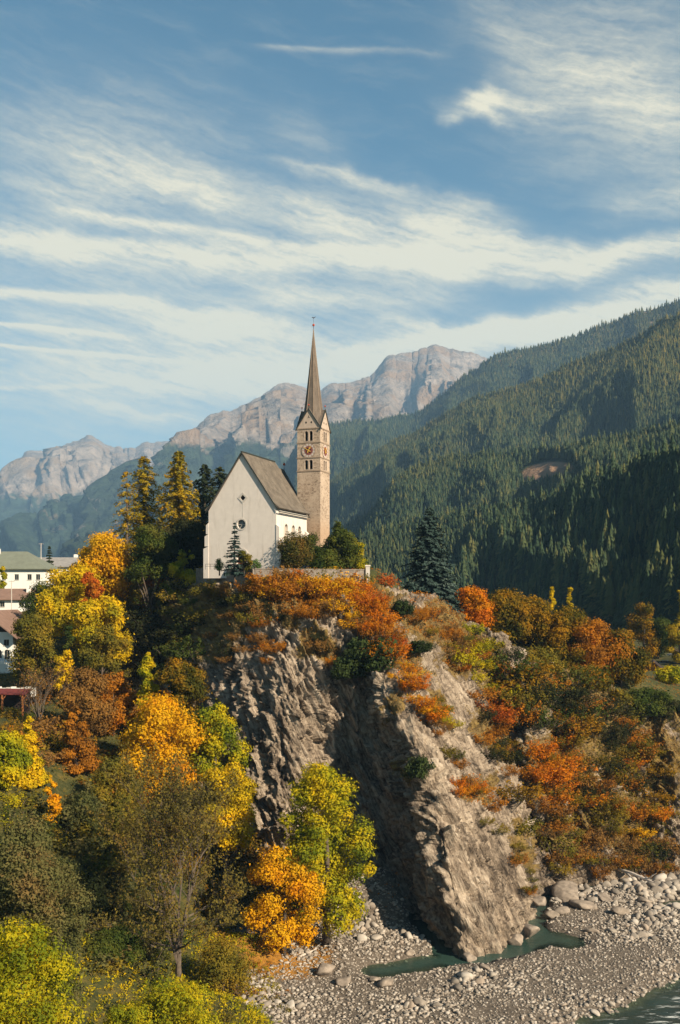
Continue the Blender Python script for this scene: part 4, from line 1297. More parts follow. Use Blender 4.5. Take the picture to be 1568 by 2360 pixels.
def leafy_tree(name, label, u, v_top, v_cb, w_px, Yd, leaf, n=6500, lobes=12, shape='round', size=.30, group=None, bark=None, loose=.25, cat='tree', seed=None, zbase=None, lobe_r=.34, limbs=7):
    """a broadleaved tree whose crown fills w_px across between rows v_top and v_cb, standing on the ground at distance Yd"""
    x = (u - UC) / FP * Yd
    zb = float(zg(np.array([x]), np.array([Yd]))[0]) if zbase is None else zbase
    zt = (VH - v_top) / FP * Yd; zc = (VH - v_cb) / FP * Yd
    h = zt - zb; cb = max(.2, zc - zb - 2.2); wd = w_px / FP * Yd
    seed = seed if seed is not None else int(u * 7 + v_top * 3)
    root = empty(name, (x, Yd, zb))
    me, L = crown_mesh(wd, h - cb, n, size, lobes, seed, LEAF[leaf], shape, cb, loose, lobe_r=lobe_r)
    obj('crown', me, root)
    obj('trunk', trunk_mesh(L, h, max(.10, h * .018), seed, bark or M_BARK, limbs=limbs), root)
    return tag(root, label, cat, group)


def conifer_mesh(H, Rb, whorls, per, leaf, seed, mat, droop=.25, gap=0.0, sprays=9, base=.06, power=.85, hang=0.0):
    """needle sprays along whorled branches; also returns branch lines for the wood"""
    r = np.random.default_rng(seed)
    C, N, T, wood = [], [], [], []
    for i in range(whorls):
        f = (i + r.uniform(-.3, .3)) / whorls
        z = H * (base + (1 - base) * max(0, f))
        Rr = Rb * max(.02, (1 - max(f, 0))) ** power * r.uniform(.8, 1.12)
        k0 = r.uniform(0, 6.28)
        nb = max(4, int(per * (.55 + .45 * (1 - f))))
        for k in range(nb):
            if r.random() < gap: continue
            a = k0 + k * 6.283 / nb + r.normal(0, .12)
            ln = Rr * r.uniform(.72, 1.1)
            d = np.array([math.cos(a), math.sin(a), 0]); side = np.array([-d[1], d[0], 0])
            nsp = max(3, int(sprays * (ln / Rb) + 3))
            rise = .10 * ln * f
            wood.append((z, d, ln, droop))
            for s in range(nsp):
                q = (s + .6) / nsp
                q = q ** .8
                drop = droop * ln * q ** 1.6 - rise * q - .10 * ln * max(0, q - .75)
                wid = ln * .24 * (1 - q * .75) + .08
                for sg in (-1, 1, 0, -.5, .5):
                    off = side * sg * wid * r.uniform(.35, 1.0)
                    p = d * ln * q + off + [0, 0, z - drop - abs(sg) * wid * .25 - hang * r.uniform(0, 1)]
                    C.append(p); N.append(unit((np.array([0, 0, 1.0]) + d * .45 + r.normal(size=3) * .42)[None])[0]); T.append(q)
    C = np.array(C); N = np.array(N)
    V, F = quads(C, N, leaf, r, .6)
    rnd = np.clip(.25 + .5 * np.array(T) + r.normal(0, .2, len(C)), 0, 1)
    m = MB()
    m.tube([(0, 0, -.6), (0, 0, H * .5), (0, 0, H * .99)], [H * .017, H * .010, .02], 7)
    for z, d, ln, dr in wood[::2]:
        m.tube([(0, 0, z), tuple(d * ln * .5 + [0, 0, z - dr * ln * .35]), tuple(d * ln * .9 + [0, 0, z - dr * ln * .9])], [.05, .035, .015], 3, False)
    return mesh_np('crown', V, F, [mat], attrs={'rnd': ('FACE', rnd)}), m.mesh('trunk', M_BARK)


def conifer(name, label, u, v_top, Yd, w_px, leaf, whorls, per, size, seed, zbase=None, cat='tree', group=None, **kw):
    x = (u - UC) / FP * Yd
    zb = float(zg(np.array([x]), np.array([Yd]))[0]) if zbase is None else zbase
    H = (VH - v_top) / FP * Yd - zb
    root = empty(name, (x, Yd, zb))
    c_, tr_ = conifer_mesh(H, w_px / 2 / FP * Yd, whorls, per, size, seed, LEAF[leaf], **kw)
    obj('crown', c_, root); obj('trunk', tr_, root)
    return tag(root, label, cat, group)


def twiggy_tree(name, label, u, v_top, v_base, w_px, Yd, leaf, stems, nleaf, seed, spread=.55, bark=None, depth=5, size=.16, zbase=None, cat='tree', thick=.016, low=0):
    """a tree whose branches show: stems fork into twigs, with few small leaves on them"""
    r = random.Random(seed); rn = np.random.default_rng(seed)
    x = (u - UC) / FP * Yd
    zb = float(zg(np.array([x]), np.array([Yd]))[0]) if zbase is None else zbase
    H = (VH - v_top) / FP * Yd - zb; W = w_px / 2 / FP * Yd
    m = MB(); tips = []
    def grow(p, d, ln, rad, lev):
        k = 3
        pts_ = [p]; q = p.copy(); dd = d.copy()
        for _ in range(k):
            dd = (dd + Vector((r.uniform(-.16, .16), r.uniform(-.16, .16), r.uniform(-.05, .14)))).normalized()
            q = q + dd * ln / k; pts_.append(q.copy())
        m.tube(pts_, [rad * (1 - .45 * i / k) for i in range(k + 1)], 5 if lev < 2 else 3, False)
        if lev >= 1: tips.extend(pts_[1:])
        if lev >= depth: return
        nch = 3 if lev < 3 else r.choice((2, 3))
        for c_ in range(nch):
            t_ = r.uniform(.35, 1.0) if c_ else 1.0
            o_ = pts_[max(1, min(k, int(round(t_ * k))))]
            a = r.uniform(0, 6.283); s_ = r.uniform(.3, .75) * (spread / .55)
            nd = (dd + Vector((math.cos(a) * s_, math.sin(a) * s_, r.uniform(-.12, .25)))).normalized()
            grow(o_.copy(), nd, ln * r.uniform(.58, .80), rad * r.uniform(.42, .58), lev + 1)
    r0 = H * thick
    m.tube([(0, 0, -.6), (0, 0, H * .06), (.05, 0, H * .12)], [r0 * 1.5, r0 * 1.1, r0], 8, False)
    for s_ in range(stems):
        a = s_ * 6.283 / stems + r.uniform(-.3, .3); k_ = r.uniform(.10, .42) * spread / .55
        grow(Vector((0, 0, H * r.uniform(.05, .12))), Vector((math.cos(a) * k_, math.sin(a) * k_, 1)).normalized(), H * r.uniform(.30, .38), r0 * .62, 0)
    for s_ in range(low):
        a = r.uniform(0, 6.283)
        grow(Vector((0, 0, H * r.uniform(.12, .34))), Vector((math.cos(a), math.sin(a), r.uniform(.0, .35))).normalized(), H * r.uniform(.16, .24), r0 * .34, 1)
    tp = np.array([tuple(t_) for t_ in tips])
    # fit to the outline
    mxh = np.percentile(tp[:, 2], 99.5); mxw = np.percentile(np.hypot(tp[:, 0], tp[:, 1]), 98)
    fz, fx = H / mxh, W / mxw
    m.v = [(a * fx, b * fx, c_ * fz if c_ > 0 else c_) for a, b, c_ in m.v]
    tp = tp * [fx, fx, fz]
    root = empty(name, (x, Yd, zb))
    m.build('trunk', bark or M_BARKL, root)
    C = tp[rn.choice(len(tp), nleaf)] + rn.normal(0, .22, (nleaf, 3))
    V, F = quads(C, unit(rn.normal(size=(nleaf, 3)) + [0, 0, .4]), size, rn)
    obj('crown', mesh_np('crown', V, F, [LEAF[leaf]], attrs={'rnd': ('FACE', rn.uniform(0, 1, nleaf))}), root)
    return tag(root, label, cat)


# ---- trees left of and round the church
conifer('larch_tree', 'thin half-bare larch with reddish top, leftmost of the tall larches', 293, 1075, 196, 125, 'larch', 30, 7, .27, 301, gap=.35, droop=.35, sprays=8, base=.25, power=.5, hang=.5)
conifer('larch_tree', 'tall golden green larch second from the left beside the church', 333, 1045, 200, 135, 'larch', 44, 8, .32, 302, gap=.16, droop=.38, sprays=9, base=.12, power=.45, hang=.6)
conifer('larch_tree', 'tallest and fullest larch left of the church gable', 412, 1036, 195, 165, 'larch', 50, 9, .34, 303, gap=.08, droop=.36, sprays=10, base=.10, power=.5, hang=.5)
conifer('larch_tree', 'dark green larch close behind the left edge of the church roof', 472, 1066, 205, 120, 'fir', 44, 8, .34, 304, gap=.12, droop=.36, sprays=9, base=.1, power=.45, hang=.5)
conifer('larch_tree', 'small dark larch top showing just left of the church roof slope', 508, 1070, 212, 110, 'fir', 42, 8, .34, 305, gap=.12, droop=.36, sprays=9, base=.1, power=.45, hang=.4)
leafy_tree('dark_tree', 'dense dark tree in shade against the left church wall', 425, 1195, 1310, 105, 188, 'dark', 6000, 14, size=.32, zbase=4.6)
leafy_tree('round_tree', 'round grey green tree below the leftmost larches', 345, 1208, 1318, 100, 181, 'green', 7000, 14, size=.26)
leafy_tree('maple_tree', 'yellow green maple at the foot of the church left corner', 428, 1258, 1385, 112, 181, 'limey', 6000, 12, shape='cone', size=.30, lobe_r=.30)
leafy_tree('maple_tree', 'small orange maple between the round tree and the yellow green maple', 352, 1292, 1400, 78, 187, 'orange', 3200, 8, size=.28)
conifer('blue_spruce', 'small sparse blue green spruce in front of the church gable', 541, 1202, 160.5, 62, 'spruce', 22, 7, .22, 311, zbase=3.0, droop=.2, gap=.12, sprays=7, base=.12, power=.8)
leafy_tree('shrub', 'low reddish green bush at the right foot of the small spruce', 563, 1268, 1318, 34, 160.8, 'olive', 900, 7, size=.2, zbase=4.2, cat='bush')
for uu_, lab in ((506, 'small clipped green ball tree left of the church door'), (589, 'small clipped green ball tree right of the church door')):
    leafy_tree('topiary_tree', lab, uu_, 1288, 1304, 20, 163.2, 'topiary', 520, 6, size=.13, zbase=4.4, lobe_r=.5, limbs=1)
leafy_tree('linden_tree', 'clipped round tree with brown tinge before the side wall of the church', 683, 1234, 1298, 72, 165.5, 'hedge2', 4200, 11, size=.22, zbase=4.7, lobe_r=.42, limbs=3)
leafy_tree('linden_tree', 'clipped dark green round tree between its brownish neighbour and the big dark tree', 714, 1232, 1298, 56, 168.5, 'green', 3600, 10, size=.22, zbase=4.7, lobe_r=.42, limbs=3)
leafy_tree('hornbeam_tree', 'large dark tapering tree right of the bell tower foot', 783, 1196, 1306, 112, 170.5, 'green', 8000, 16, shape='cone', size=.26, zbase=4.6, lobe_r=.36, limbs=3)
leafy_tree('hornbeam_tree', 'yellow green bushy tree against the right side of the large dark tree', 818, 1240, 1312, 52, 171.5, 'limey', 2200, 8, size=.24, zbase=4.4, limbs=3)
conifer('blue_spruce', 'big blue grey spruce standing right of the churchyard', 990, 1166, 184, 172, 'spruce', 38, 14, .36, 312, droop=.30, sprays=13, base=.03, power=.72)

# ---- trees of the left slope, far to near
leafy_tree('maple_tree', 'bright golden orange maple with pointed top left of the round tree', 250, 1232, 1350, 120, 184, 'gold', 9000, 15, size=.30)
leafy_tree('maple_tree', 'rusty orange tree left of the bright pointed maple', 205, 1262, 1350, 80, 190, 'orange', 4000, 10, size=.30)
leafy_tree('maple_tree', 'wide yellow maple with brownish lower branches beside the village', 165, 1300, 1440, 140, 176, 'yellow', 9000, 16, size=.30)
leafy_tree('maple_tree', 'small bright red maple between the yellow crowns', 206, 1316, 1378, 48, 170, 'red', 1600, 7, size=.28)
leafy_tree('maple_tree', 'yellow and green maple leaning over the dark slope', 232, 1370, 1500, 130, 168, 'yellow', 8500, 15, size=.30)
leafy_tree('maple_tree', 'olive lower maple below the yellow one at the bench', 235, 1440, 1520, 100, 164, 'olive', 4500, 11, size=.28)
leafy_tree('birch_tree', 'olive yellow tree with rusty tips in front of the chalet', 82, 1406, 1560, 100, 160, 'olive', 8000, 15, size=.28)
leafy_tree('columnar_shrub', 'narrow grey green columnar shrub beside the olive tree', 158, 1444, 1512, 36, 163, 'green', 1800, 8, shape='column', size=.22, cat='bush')
leafy_tree('maple_tree', 'small thin yellow tree left of the bench', 150, 1490, 1560, 50, 160, 'yellow', 1500, 8, size=.26)
leafy_tree('conifer_shrub', 'dark green bushes behind the olive tree by the red roofs', 105, 1345, 1420, 90, 190, 'green', 4200, 11, size=.28, cat='bush')
twiggy_tree('bare_bush', 'leafless grey brown bush below the olive tree', 92, 1522, 1660, 125, 146, 'brown', 7, 1500, 401, spread=.75, depth=4, size=.13, cat='bush')
leafy_tree('beech_tree', 'rusty brown tree in the middle of the left slope', 195, 1535, 1690, 110, 148, 'brown', 7500, 14, size=.27, loose=.45)
leafy_tree('beech_tree', 'orange brown tree right of the rusty one', 262, 1540, 1700, 85, 152, 'rust', 5000, 12, size=.27, loose=.45)
leafy_tree('maple_tree', 'green tree left of the brown topped maple above the big yellow tree', 342, 1505, 1650, 62, 149, 'limey', 3600, 11, shape='column', size=.27)
leafy_tree('maple_tree', 'brown and yellow maple above the big yellow tree', 420, 1512, 1660, 105, 147, 'hedge', 6500, 13, size=.27)
leafy_tree('poplar_tree', 'bright yellow tree with pointed crown at the left edge', 62, 1638, 1810, 85, 122, 'yellow', 6500, 14, shape='cone', size=.26)
leafy_tree('poplar_tree', 'yellow green tree cut by the left edge below the carport', 8, 1680, 1880, 90, 116, 'limey', 6500, 13, size=.26)
leafy_tree('maple_tree', 'slender orange tree between the yellow pointed tree and the big yellow one', 175, 1615, 1780, 80, 134, 'rust', 5000, 12, shape='cone', size=.25, loose=.4)
leafy_tree('maple_tree', 'small bright orange tree low on the left slope', 118, 1775, 1880, 58, 116, 'gold', 2400, 9, shape='cone', size=.23)
leafy_tree('maple_tree', 'big golden yellow maple in the centre of the left slope', 372, 1598, 1810, 175, 137, 'gold', 12000, 18, size=.27)
leafy_tree('maple_tree', 'yellow green maple right behind the big golden one', 500, 1606, 1870, 135, 139, 'limey', 10000, 17, size=.27)
leafy_tree('maple_tree', 'yellow lower maple leaning right of the sparse tree', 520, 1750, 1930, 120, 133, 'yellow', 7000, 13, size=.26)
leafy_tree('elder_tree', 'olive tree left behind the sparse tree', 265, 1745, 1940, 115, 126, 'olive', 7000, 14, size=.24, loose=.4)
leafy_tree('elder_tree', 'dull green bush above the shaded hollow', 175, 1830, 1960, 105, 120, 'willow', 4500, 11, size=.23, cat='bush')
twiggy_tree('alder_tree', 'tall sparse tree with bare forking stems and few olive leaves', 412, 1735, 2245, 350, 106, 'twig', 7, 21000, 402, spread=.8, depth=5, size=.14, thick=.016, bark=M_BARKL, low=9)
leafy_tree('maple_tree', 'yellow green maple standing before the dark rock face', 752, 1728, 2110, 205, 126, 'limey', 15000, 22, size=.26, lobe_r=.26)
leafy_tree('maple_tree', 'low bright orange maple at the foot of the slope by the gravel', 655, 1950, 2150, 160, 121.5, 'gold', 8500, 16, size=.24, lobe_r=.28)
twiggy_tree('bare_bush', 'dark leafless bush between the sparse tree and the yellow green maple', 640, 1850, 2080, 90, 127, 'brown', 5, 900, 403, spread=.5, depth=4, size=.13, cat='bush', bark=M_BARK)
leafy_tree('willow_tree', 'drooping grey olive willow at the left edge', 50, 1885, 2170, 190, 88, 'willow', 11000, 16, size=.19, loose=.4)
leafy_tree('willow_tree', 'smaller olive willow right of the drooping one', 140, 1960, 2190, 110, 92, 'willow', 6000, 12, size=.18, loose=.4)
leafy_tree('hazel_bush', 'yellow green bush filling the lower left corner', 45, 2120, 2380, 230, 68, 'limey', 9500, 15, size=.16, cat='bush')
leafy_tree('hazel_bush', 'grey green bush between the corner bush and the shaded hollow', 120, 2180, 2330, 110, 76, 'willow', 4500, 11, size=.15, cat='bush')
leafy_tree('hazel_bush', 'dark green bush in the shaded hollow left of the sparse tree', 255, 2150, 2260, 150, 101, 'green', 5500, 12, size=.2, cat='bush')
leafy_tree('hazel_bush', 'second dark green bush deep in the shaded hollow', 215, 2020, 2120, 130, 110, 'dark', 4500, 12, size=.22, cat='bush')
leafy_tree('hazel_bush', 'sunny yellow green bush at the bottom edge below the sparse tree', 400, 2262, 2400, 170, 88, 'limey', 7000, 13, size=.16, cat='bush')
leafy_tree('hazel_bush', 'small yellow bush at the bottom edge left of the gravel', 290, 2310, 2400, 110, 82, 'limey', 3600, 10, size=.15, cat='bush')
leafy_tree('hazel_bush', 'low olive bush on the bank right of the sparse tree', 515, 2170, 2270, 130, 108, 'olive', 4200, 12, size=.18, cat='bush', loose=.5)

# ---- trees along the spine on the right
RT = [
    ('hedge_tree', 'red orange tree at the left end of the hedge by the big spruce', 1092, 1352, 1480, 84, 182, 'orange', 5000, 12, 'round'),
    ('hedge_tree', 'dark olive tree in the hedge right of the red orange one', 1160, 1362, 1530, 110, 186, 'hedge', 7500, 14, 'round'),
    ('hedge_tree', 'dark green shaded tree in the middle of the hedge', 1225, 1372, 1540, 110, 189, 'hedge', 7500, 14, 'round'),
    ('hedge_tree', 'brownish yellow tree in front of the two yellow poplars', 1292, 1400, 1570, 115, 188, 'hedge', 7500, 14, 'round'),
    ('hedge_tree', 'golden brown tree right of the poplars', 1365, 1420, 1590, 120, 189, 'rust', 7500, 14, 'round'),
    ('hedge_tree', 'rusty topped tree at the right end of the hedge', 1432, 1446, 1600, 105, 190, 'hedge', 6500, 13, 'round'),
    ('poplar_tree', 'narrow yellow poplar, left one of the pair above the hedge', 1274, 1352, 1450, 27, 210, 'yellow', 2200, 9, 'column'),
    ('poplar_tree', 'narrow yellow poplar, right one of the pair above the hedge', 1315, 1355, 1460, 27, 211, 'yellow', 2200, 9, 'column'),
    ('ash_tree', 'brownish orange tree standing alone before the dark forest', 1484, 1384, 1500, 62, 248, 'hedge', 3500, 11, 'round'),
    ('ash_tree', 'dark green tree right of the lone brownish one', 1518, 1418, 1510, 66, 255, 'green', 3200, 10, 'round'),
    ('ash_tree', 'yellow tree cut by the right edge before the forest', 1568, 1345, 1500, 62, 245, 'larch', 4000, 11, 'cone'),
    ('hedge_tree', 'olive tree below the hedge above the right cliff', 1245, 1500, 1620, 110, 181, 'olive', 5500, 12, 'round'),
    ('hedge_tree', 'brown olive tree at the cliff edge left of the wooden chalet', 1345, 1540, 1650, 110, 184, 'hedge', 5500, 12, 'round'),
    ('hedge_tree', 'yellow green tree right of the wooden chalet', 1548, 1540, 1640, 60, 205, 'limey', 3000, 10, 'round'),
    ('hedge_tree', 'dark green tree at the right edge above the cliff', 1500, 1590, 1720, 110, 186, 'green', 5000, 12, 'round'),
    ('hedge_tree', 'dark bush at the right edge below the yellow green tree', 1560, 1620, 1760, 90, 184, 'dark', 4500, 12, 'round'),
    ('hedge_tree', 'olive tree on the cliff edge below the chalet', 1430, 1590, 1690, 90, 184, 'olive', 4500, 12, 'round'),
]
for nm, lab, u, vt, vc, wp_, yd, lf, n_, lo_, sh in RT:
    leafy_tree(nm, lab, u, vt, vc, wp_, yd, lf, n_, lo_, shape=sh, size=.30)

# ---- shrubs on the cliff and the slopes: a few shapes, copied one by one
def thicket_mesh(seed, shoots=34, per=34, leaf=.042):
    """a ragged shrub: upright shoots from a patch of roots, leaves along them, thin stems between"""
    r = np.random.default_rng(seed)
    C, N, T = [], [], []
    m = MB()
    for k in range(shoots):
        a = r.uniform(0, 6.283); rr = math.sqrt(r.random()) * .42
        p0 = np.array([math.cos(a) * rr * r.uniform(.7, 1.3), math.sin(a) * rr, -.12])
        out = np.array([math.cos(a), math.sin(a), 0]) * r.uniform(.05, .75) + r.normal(0, .18, 3) * [1, 1, 0]
        d = np.array([out[0], out[1], 1.0]); d /= np.linalg.norm(d)
        ln = r.uniform(.35, 1.0) * (1.05 - .8 * rr)
        bend = np.array([out[0], out[1], -.25]) * .25 * ln
        n = int(per * r.uniform(.4, 1.4))
        q = r.uniform(.22, 1.0, n) ** .75
        c = p0 + d * (ln * q)[:, None] + bend * (q ** 2)[:, None]
        wid = .105 * (1.15 - q) + .03
        j = r.normal(size=(n, 3)) * wid[:, None]
        C.append(c + j); N.append(unit(j / wid[:, None] * .8 + r.normal(size=(n, 3)) * .5 + [0, -.1, .45])); T.append(np.full(n, r.random()))
        if k % 2 == 0:
            m.tube([tuple(p0), tuple(p0 + d * ln * .55 + bend * .3), tuple(p0 + d * ln * .95 + bend * .9)], [.012, .008, .004], 3, False)
    C, N, T = np.concatenate(C), np.concatenate(N), np.concatenate(T)
    V, F = quads(C, N, leaf, r)
    rnd = np.clip(.5 * r.random(len(C)) + .5 * T, 0, 1)
    me_ = mesh_np('shrub', np.concatenate([V, np.array(m.v)]), [F, np.array(m.f) + len(V)], [LEAF['olive'], M_BARK], attrs={'rnd': ('FACE', np.concatenate([rnd, np.zeros(len(m.f))]))})
    mi = np.zeros(len(me_.polygons), np.int32); mi[len(F):] = 1
    me_.polygons.foreach_set('material_index', mi)
    return me_


SHR = [thicket_mesh(900 + k) for k in range(8)]
JUN = [crown_mesh(1.0, .55, 900, .06, 10, 950 + k, LEAF['juniper'], 'round', 0.0, .3, lobe_r=.34)[0] for k in range(2)]


# rock ribs that stay bare
ROCK_BARE = [(1207, 1730, 24, 125, -8), (1030, 1520, 30, 70, -32), (1150, 1790, 20, 110, -28), (1370, 1690, 14, 60, -10), (1545, 1760, 16, 90, 0), (1360, 1880, 14, 60, -15), (1255, 1930, 16, 80, -20), (1300, 1850, 10, 40, -10)]


def shrub(u, v, d, leaf, label, group, name='shrub', tall=1.0, protos=None, sink=.25):
    if protos is None and max(float(blob(np.array(u), np.array(v), *q_)) for q_ in ROCK_BARE) > .5: return
    p = hit(u, v)
    if p is None: return
    me_ = random.choice(protos or SHR)
    o = bpy.data.objects.new(name, me_)
    o.material_slots[0].link = 'OBJECT'; o.material_slots[0].material = LEAF[leaf]
    o.location = (float(p[0]), float(p[1]) - .15 * d, float(p[2]) - sink * d)
    o.rotation_euler = (random.uniform(-.15, .15), random.uniform(-.15, .15), random.uniform(0, 6.28))
    k_ = 1.0 if protos else 1.3
    o.scale = (k_ * d * random.uniform(.85, 1.35), k_ * d * random.uniform(.85, 1.35), k_ * d * tall * random.uniform(.65, 1.1))
    link(o)
    return tag(o, label, 'bush', group)


def patch(n, line, spread_, size, leaves, label, group, tall=1.0):
    """n shrubs along a line of view spots"""
    line = np.array(line, float); nm_ = label.split(' ')[0] if False else group.split(' ')[0] + ('_shrub' if group.split(' ')[0] != 'undergrowth' else '_bush')
    if nm_ == 'shrubs_shrub': nm_ = 'slope_shrub'
    for _ in range(n):
        t_ = random.uniform(0, len(line) - 1); i = min(int(t_), len(line) - 2); f_ = t_ - i
        q = line[i] * (1 - f_) + line[i + 1] * f_
        shrub(q[0] + random.gauss(0, spread_[0] * 1.25), q[1] + random.gauss(0, spread_[1]), random.uniform(*size), random.choice(leaves), label, group, name=nm_, tall=tall)


patch(40, [(605, 1350), (700, 1342), (815, 1342)], (16, 10), (1.9, 3.0), ['gold', 'rust', 'rust', 'orange'], 'golden shrub just below the sunlit churchyard wall', 'golden shrubs below the churchyard wall')
patch(14, [(625, 1336), (720, 1334), (830, 1336)], (14, 4), (2.4, 3.2), ['rust', 'gold', 'brown', 'olive'], 'tall amber shrub growing up against the churchyard wall', 'amber shrubs against the churchyard wall')
patch(16, [(690, 1390), (760, 1400), (830, 1420)], (16, 12), (1.5, 2.6), ['rust', 'brown', 'gold'], 'rusty shrub on the slope under the golden ones', 'rusty shrubs on the upper slope')
patch(26, [(795, 1335), (850, 1400), (885, 1465), (920, 1520)], (20, 14), (1.5, 2.8), ['red', 'orange', 'orange', 'rust'], 'flaming red orange shrub down the slope right of the wall', 'red orange shrubs down the slope')
patch(18, [(925, 1530), (960, 1590), (985, 1640)], (12, 12), (1.2, 2.2), ['gold', 'orange', 'orange'], 'orange shrub in the strip running down between bare rocks', 'orange shrubs between the rocks')
patch(5, [(1005, 1620), (1030, 1660)], (8, 8), (1.3, 2.0), ['limey'], 'yellow green shrub below the orange strip on the rock', 'yellow green shrubs on the rock')
patch(5, [(895, 1330), (915, 1350)], (8, 8), (2.2, 3.2), ['red'], 'red shrub at the rim left of the big spruce', 'red shrubs left of the big spruce')
patch(24, [(945, 1390), (1010, 1420), (1060, 1475), (1075, 1520)], (16, 14), (1.2, 2.2), ['brown', 'rust', 'rust', 'olive'], 'low rust brown shrub on the heath below the big spruce', 'rust brown shrubs below the spruce')
patch(16, [(1075, 1440), (1105, 1510), (1135, 1580)], (14, 14), (1.8, 3.0), ['limey', 'limey', 'olive'], 'yellow green shrub at the left foot of the hedge', 'yellow green shrubs below the hedge')
patch(6, [(1140, 1590), (1165, 1625), (1150, 1670)], (9, 10), (2.0, 3.2), ['red'], 'vivid red shrub above the right rock rib', 'red shrubs above the rock rib')
patch(9, [(1230, 1770), (1285, 1760), (1320, 1800)], (14, 16), (2.4, 3.8), ['orange', 'red', 'rust'], 'large orange red shrub in the gully of the right cliff', 'orange red shrubs in the right gully')
patch(14, [(1010, 1640), (1050, 1740), (1090, 1820), (1150, 1910)], (9, 12), (1.1, 1.9), ['rust', 'olive', 'brown'], 'low brown shrub in the strip between the sunlit slabs', 'low brown shrubs between the slabs')
patch(7, [(1065, 1805), (1110, 1835)], (14, 10), (1.4, 2.4), ['orange', 'rust'], 'orange shrub on the sunlit slab in the middle of the cliff', 'orange shrubs on the sunlit slab')
patch(26, [(1190, 1610), (1290, 1650), (1400, 1700), (1500, 1750)], (30, 26), (2.0, 3.6), ['olive', 'hedge', 'rust', 'dark'], 'olive brown shrub high on the right cliff', 'olive shrubs high on the right cliff')
patch(30, [(1240, 1850), (1350, 1850), (1450, 1880), (1550, 1900)], (30, 34), (1.8, 3.4), ['rust', 'brown', 'olive', 'hedge', 'gold'], 'brown orange shrub low on the right cliff', 'brown shrubs low on the right cliff')
patch(14, [(1320, 1980), (1440, 1985), (1560, 1990)], (30, 12), (1.8, 3.0), ['brown', 'olive', 'rust'], 'brown shrub along the foot of the right cliff', 'shrubs along the cliff foot')
patch(8, [(1150, 1900), (1200, 1980), (1230, 2040)], (10, 14), (1.0, 1.8), ['olive', 'rust'], 'small olive shrub at the right edge of the sunlit slab', 'small shrubs beside the slab')
patch(18, [(500, 1370), (560, 1380), (600, 1365)], (18, 20), (1.5, 2.6), ['brown', 'dark', 'olive'], 'brown shaded shrub under the retaining wall', 'brown shrubs under the retaining wall')
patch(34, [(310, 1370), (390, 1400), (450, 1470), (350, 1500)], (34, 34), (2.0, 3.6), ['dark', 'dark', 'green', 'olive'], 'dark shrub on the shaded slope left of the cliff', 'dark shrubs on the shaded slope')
patch(16, [(480, 1480), (560, 1500), (620, 1460)], (24, 20), (1.0, 2.0), ['brown', 'dark', 'rust'], 'brownish shrub clinging to the upper left rock', 'brown shrubs on the upper left rock')
patch(8, [(700, 1470), (760, 1500)], (18, 18), (1.2, 2.0), ['dark', 'brown', 'rust'], 'small shrub in the shaded hollow under the golden slope', 'small shrubs in the hollow')
for u, v, d, lab in ((845, 1540, 7.0, 'large dark green juniper on the brow of the dark rock face'), (880, 1520, 3.6, 'smaller juniper right of the large one on the brow'), (935, 1410, 3.4, 'dark green juniper among the red orange shrubs'),
                     (955, 1492, 3.6, 'grey green juniper left of the upper bare rocks'), (958, 1778, 4.0, 'dark juniper at the top of the big sunlit slab'), (800, 1560, 4.4, 'dark juniper left below the large one on the brow')):
    shrub(u, v, d, 'juniper', lab, None, 'juniper_bush', 1.1, JUN, .1)
patch(14, [(330, 1560), (280, 1600), (420, 1690)], (30, 24), (1.8, 3.2), ['dark', 'olive', 'brown'], 'olive shrub in the shade between the brown and the yellow maples', 'shrubs in the shade behind the maples')
patch(22, [(20, 1860), (120, 1880), (240, 1920), (300, 1880)], (34, 22), (1.6, 3.0), ['green', 'willow', 'limey', 'olive'], 'green brown shrub in the middle of the left slope', 'shrubs in the middle of the left slope')
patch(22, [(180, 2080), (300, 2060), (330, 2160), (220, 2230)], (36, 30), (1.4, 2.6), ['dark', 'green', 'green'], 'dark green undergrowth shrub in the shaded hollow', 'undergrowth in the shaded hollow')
patch(16, [(470, 2150), (560, 2230), (500, 2320), (610, 2320)], (24, 24), (1.0, 2.0), ['olive', 'limey', 'brown', 'twig'], 'straggly low shrub on the bank by the gravel', 'low shrubs on the bank')
patch(8, [(20, 1600), (60, 1650)], (20, 10), (1.5, 2.5), ['green', 'dark'], 'dark green shrub by the carport', 'shrubs by the carport')
patch(10, [(1180, 1560), (1250, 1590), (1330, 1640)], (24, 20), (2.0, 3.2), ['dark', 'hedge', 'olive'], 'dark olive shrub in the shade under the hedge', 'shrubs in the shade under the hedge')

patch(34, [(1160, 1540), (1270, 1590), (1380, 1660), (1500, 1720)], (34, 34), (3.0, 4.8), ['hedge', 'dark', 'rust', 'olive', 'green'], 'dense dark rusty bush in the belt under the hedge', 'dense bushes in the belt under the hedge')
patch(34, [(1260, 1710), (1330, 1760), (1430, 1800), (1540, 1850)], (30, 46), (2.2, 3.5), ['rust', 'dark', 'orange', 'olive', 'hedge'], 'scrubby rust and green bush covering the right cliff', 'scrub covering the right cliff')
patch(20, [(1180, 1850), (1290, 1930), (1420, 1950), (1550, 1960)], (26, 24), (2.2, 3.6), ['brown', 'dark', 'rust', 'olive'], 'dull brown bush above the boulder bank', 'dull bushes above the boulder bank')
patch(16, [(1130, 1600), (1150, 1700), (1190, 1780)], (12, 24), (1.8, 3.0), ['dark', 'rust', 'hedge'], 'dark bush in the shaded gully left of the rock rib', 'dark bushes in the gully')
patch(30, [(40, 1950), (180, 1900), (300, 2000), (200, 2150), (330, 2230)], (40, 36), (2.6, 4.2), ['green', 'dark', 'olive', 'willow'], 'dark leafy bush filling the lower left slope', 'leafy bushes of the lower left slope')
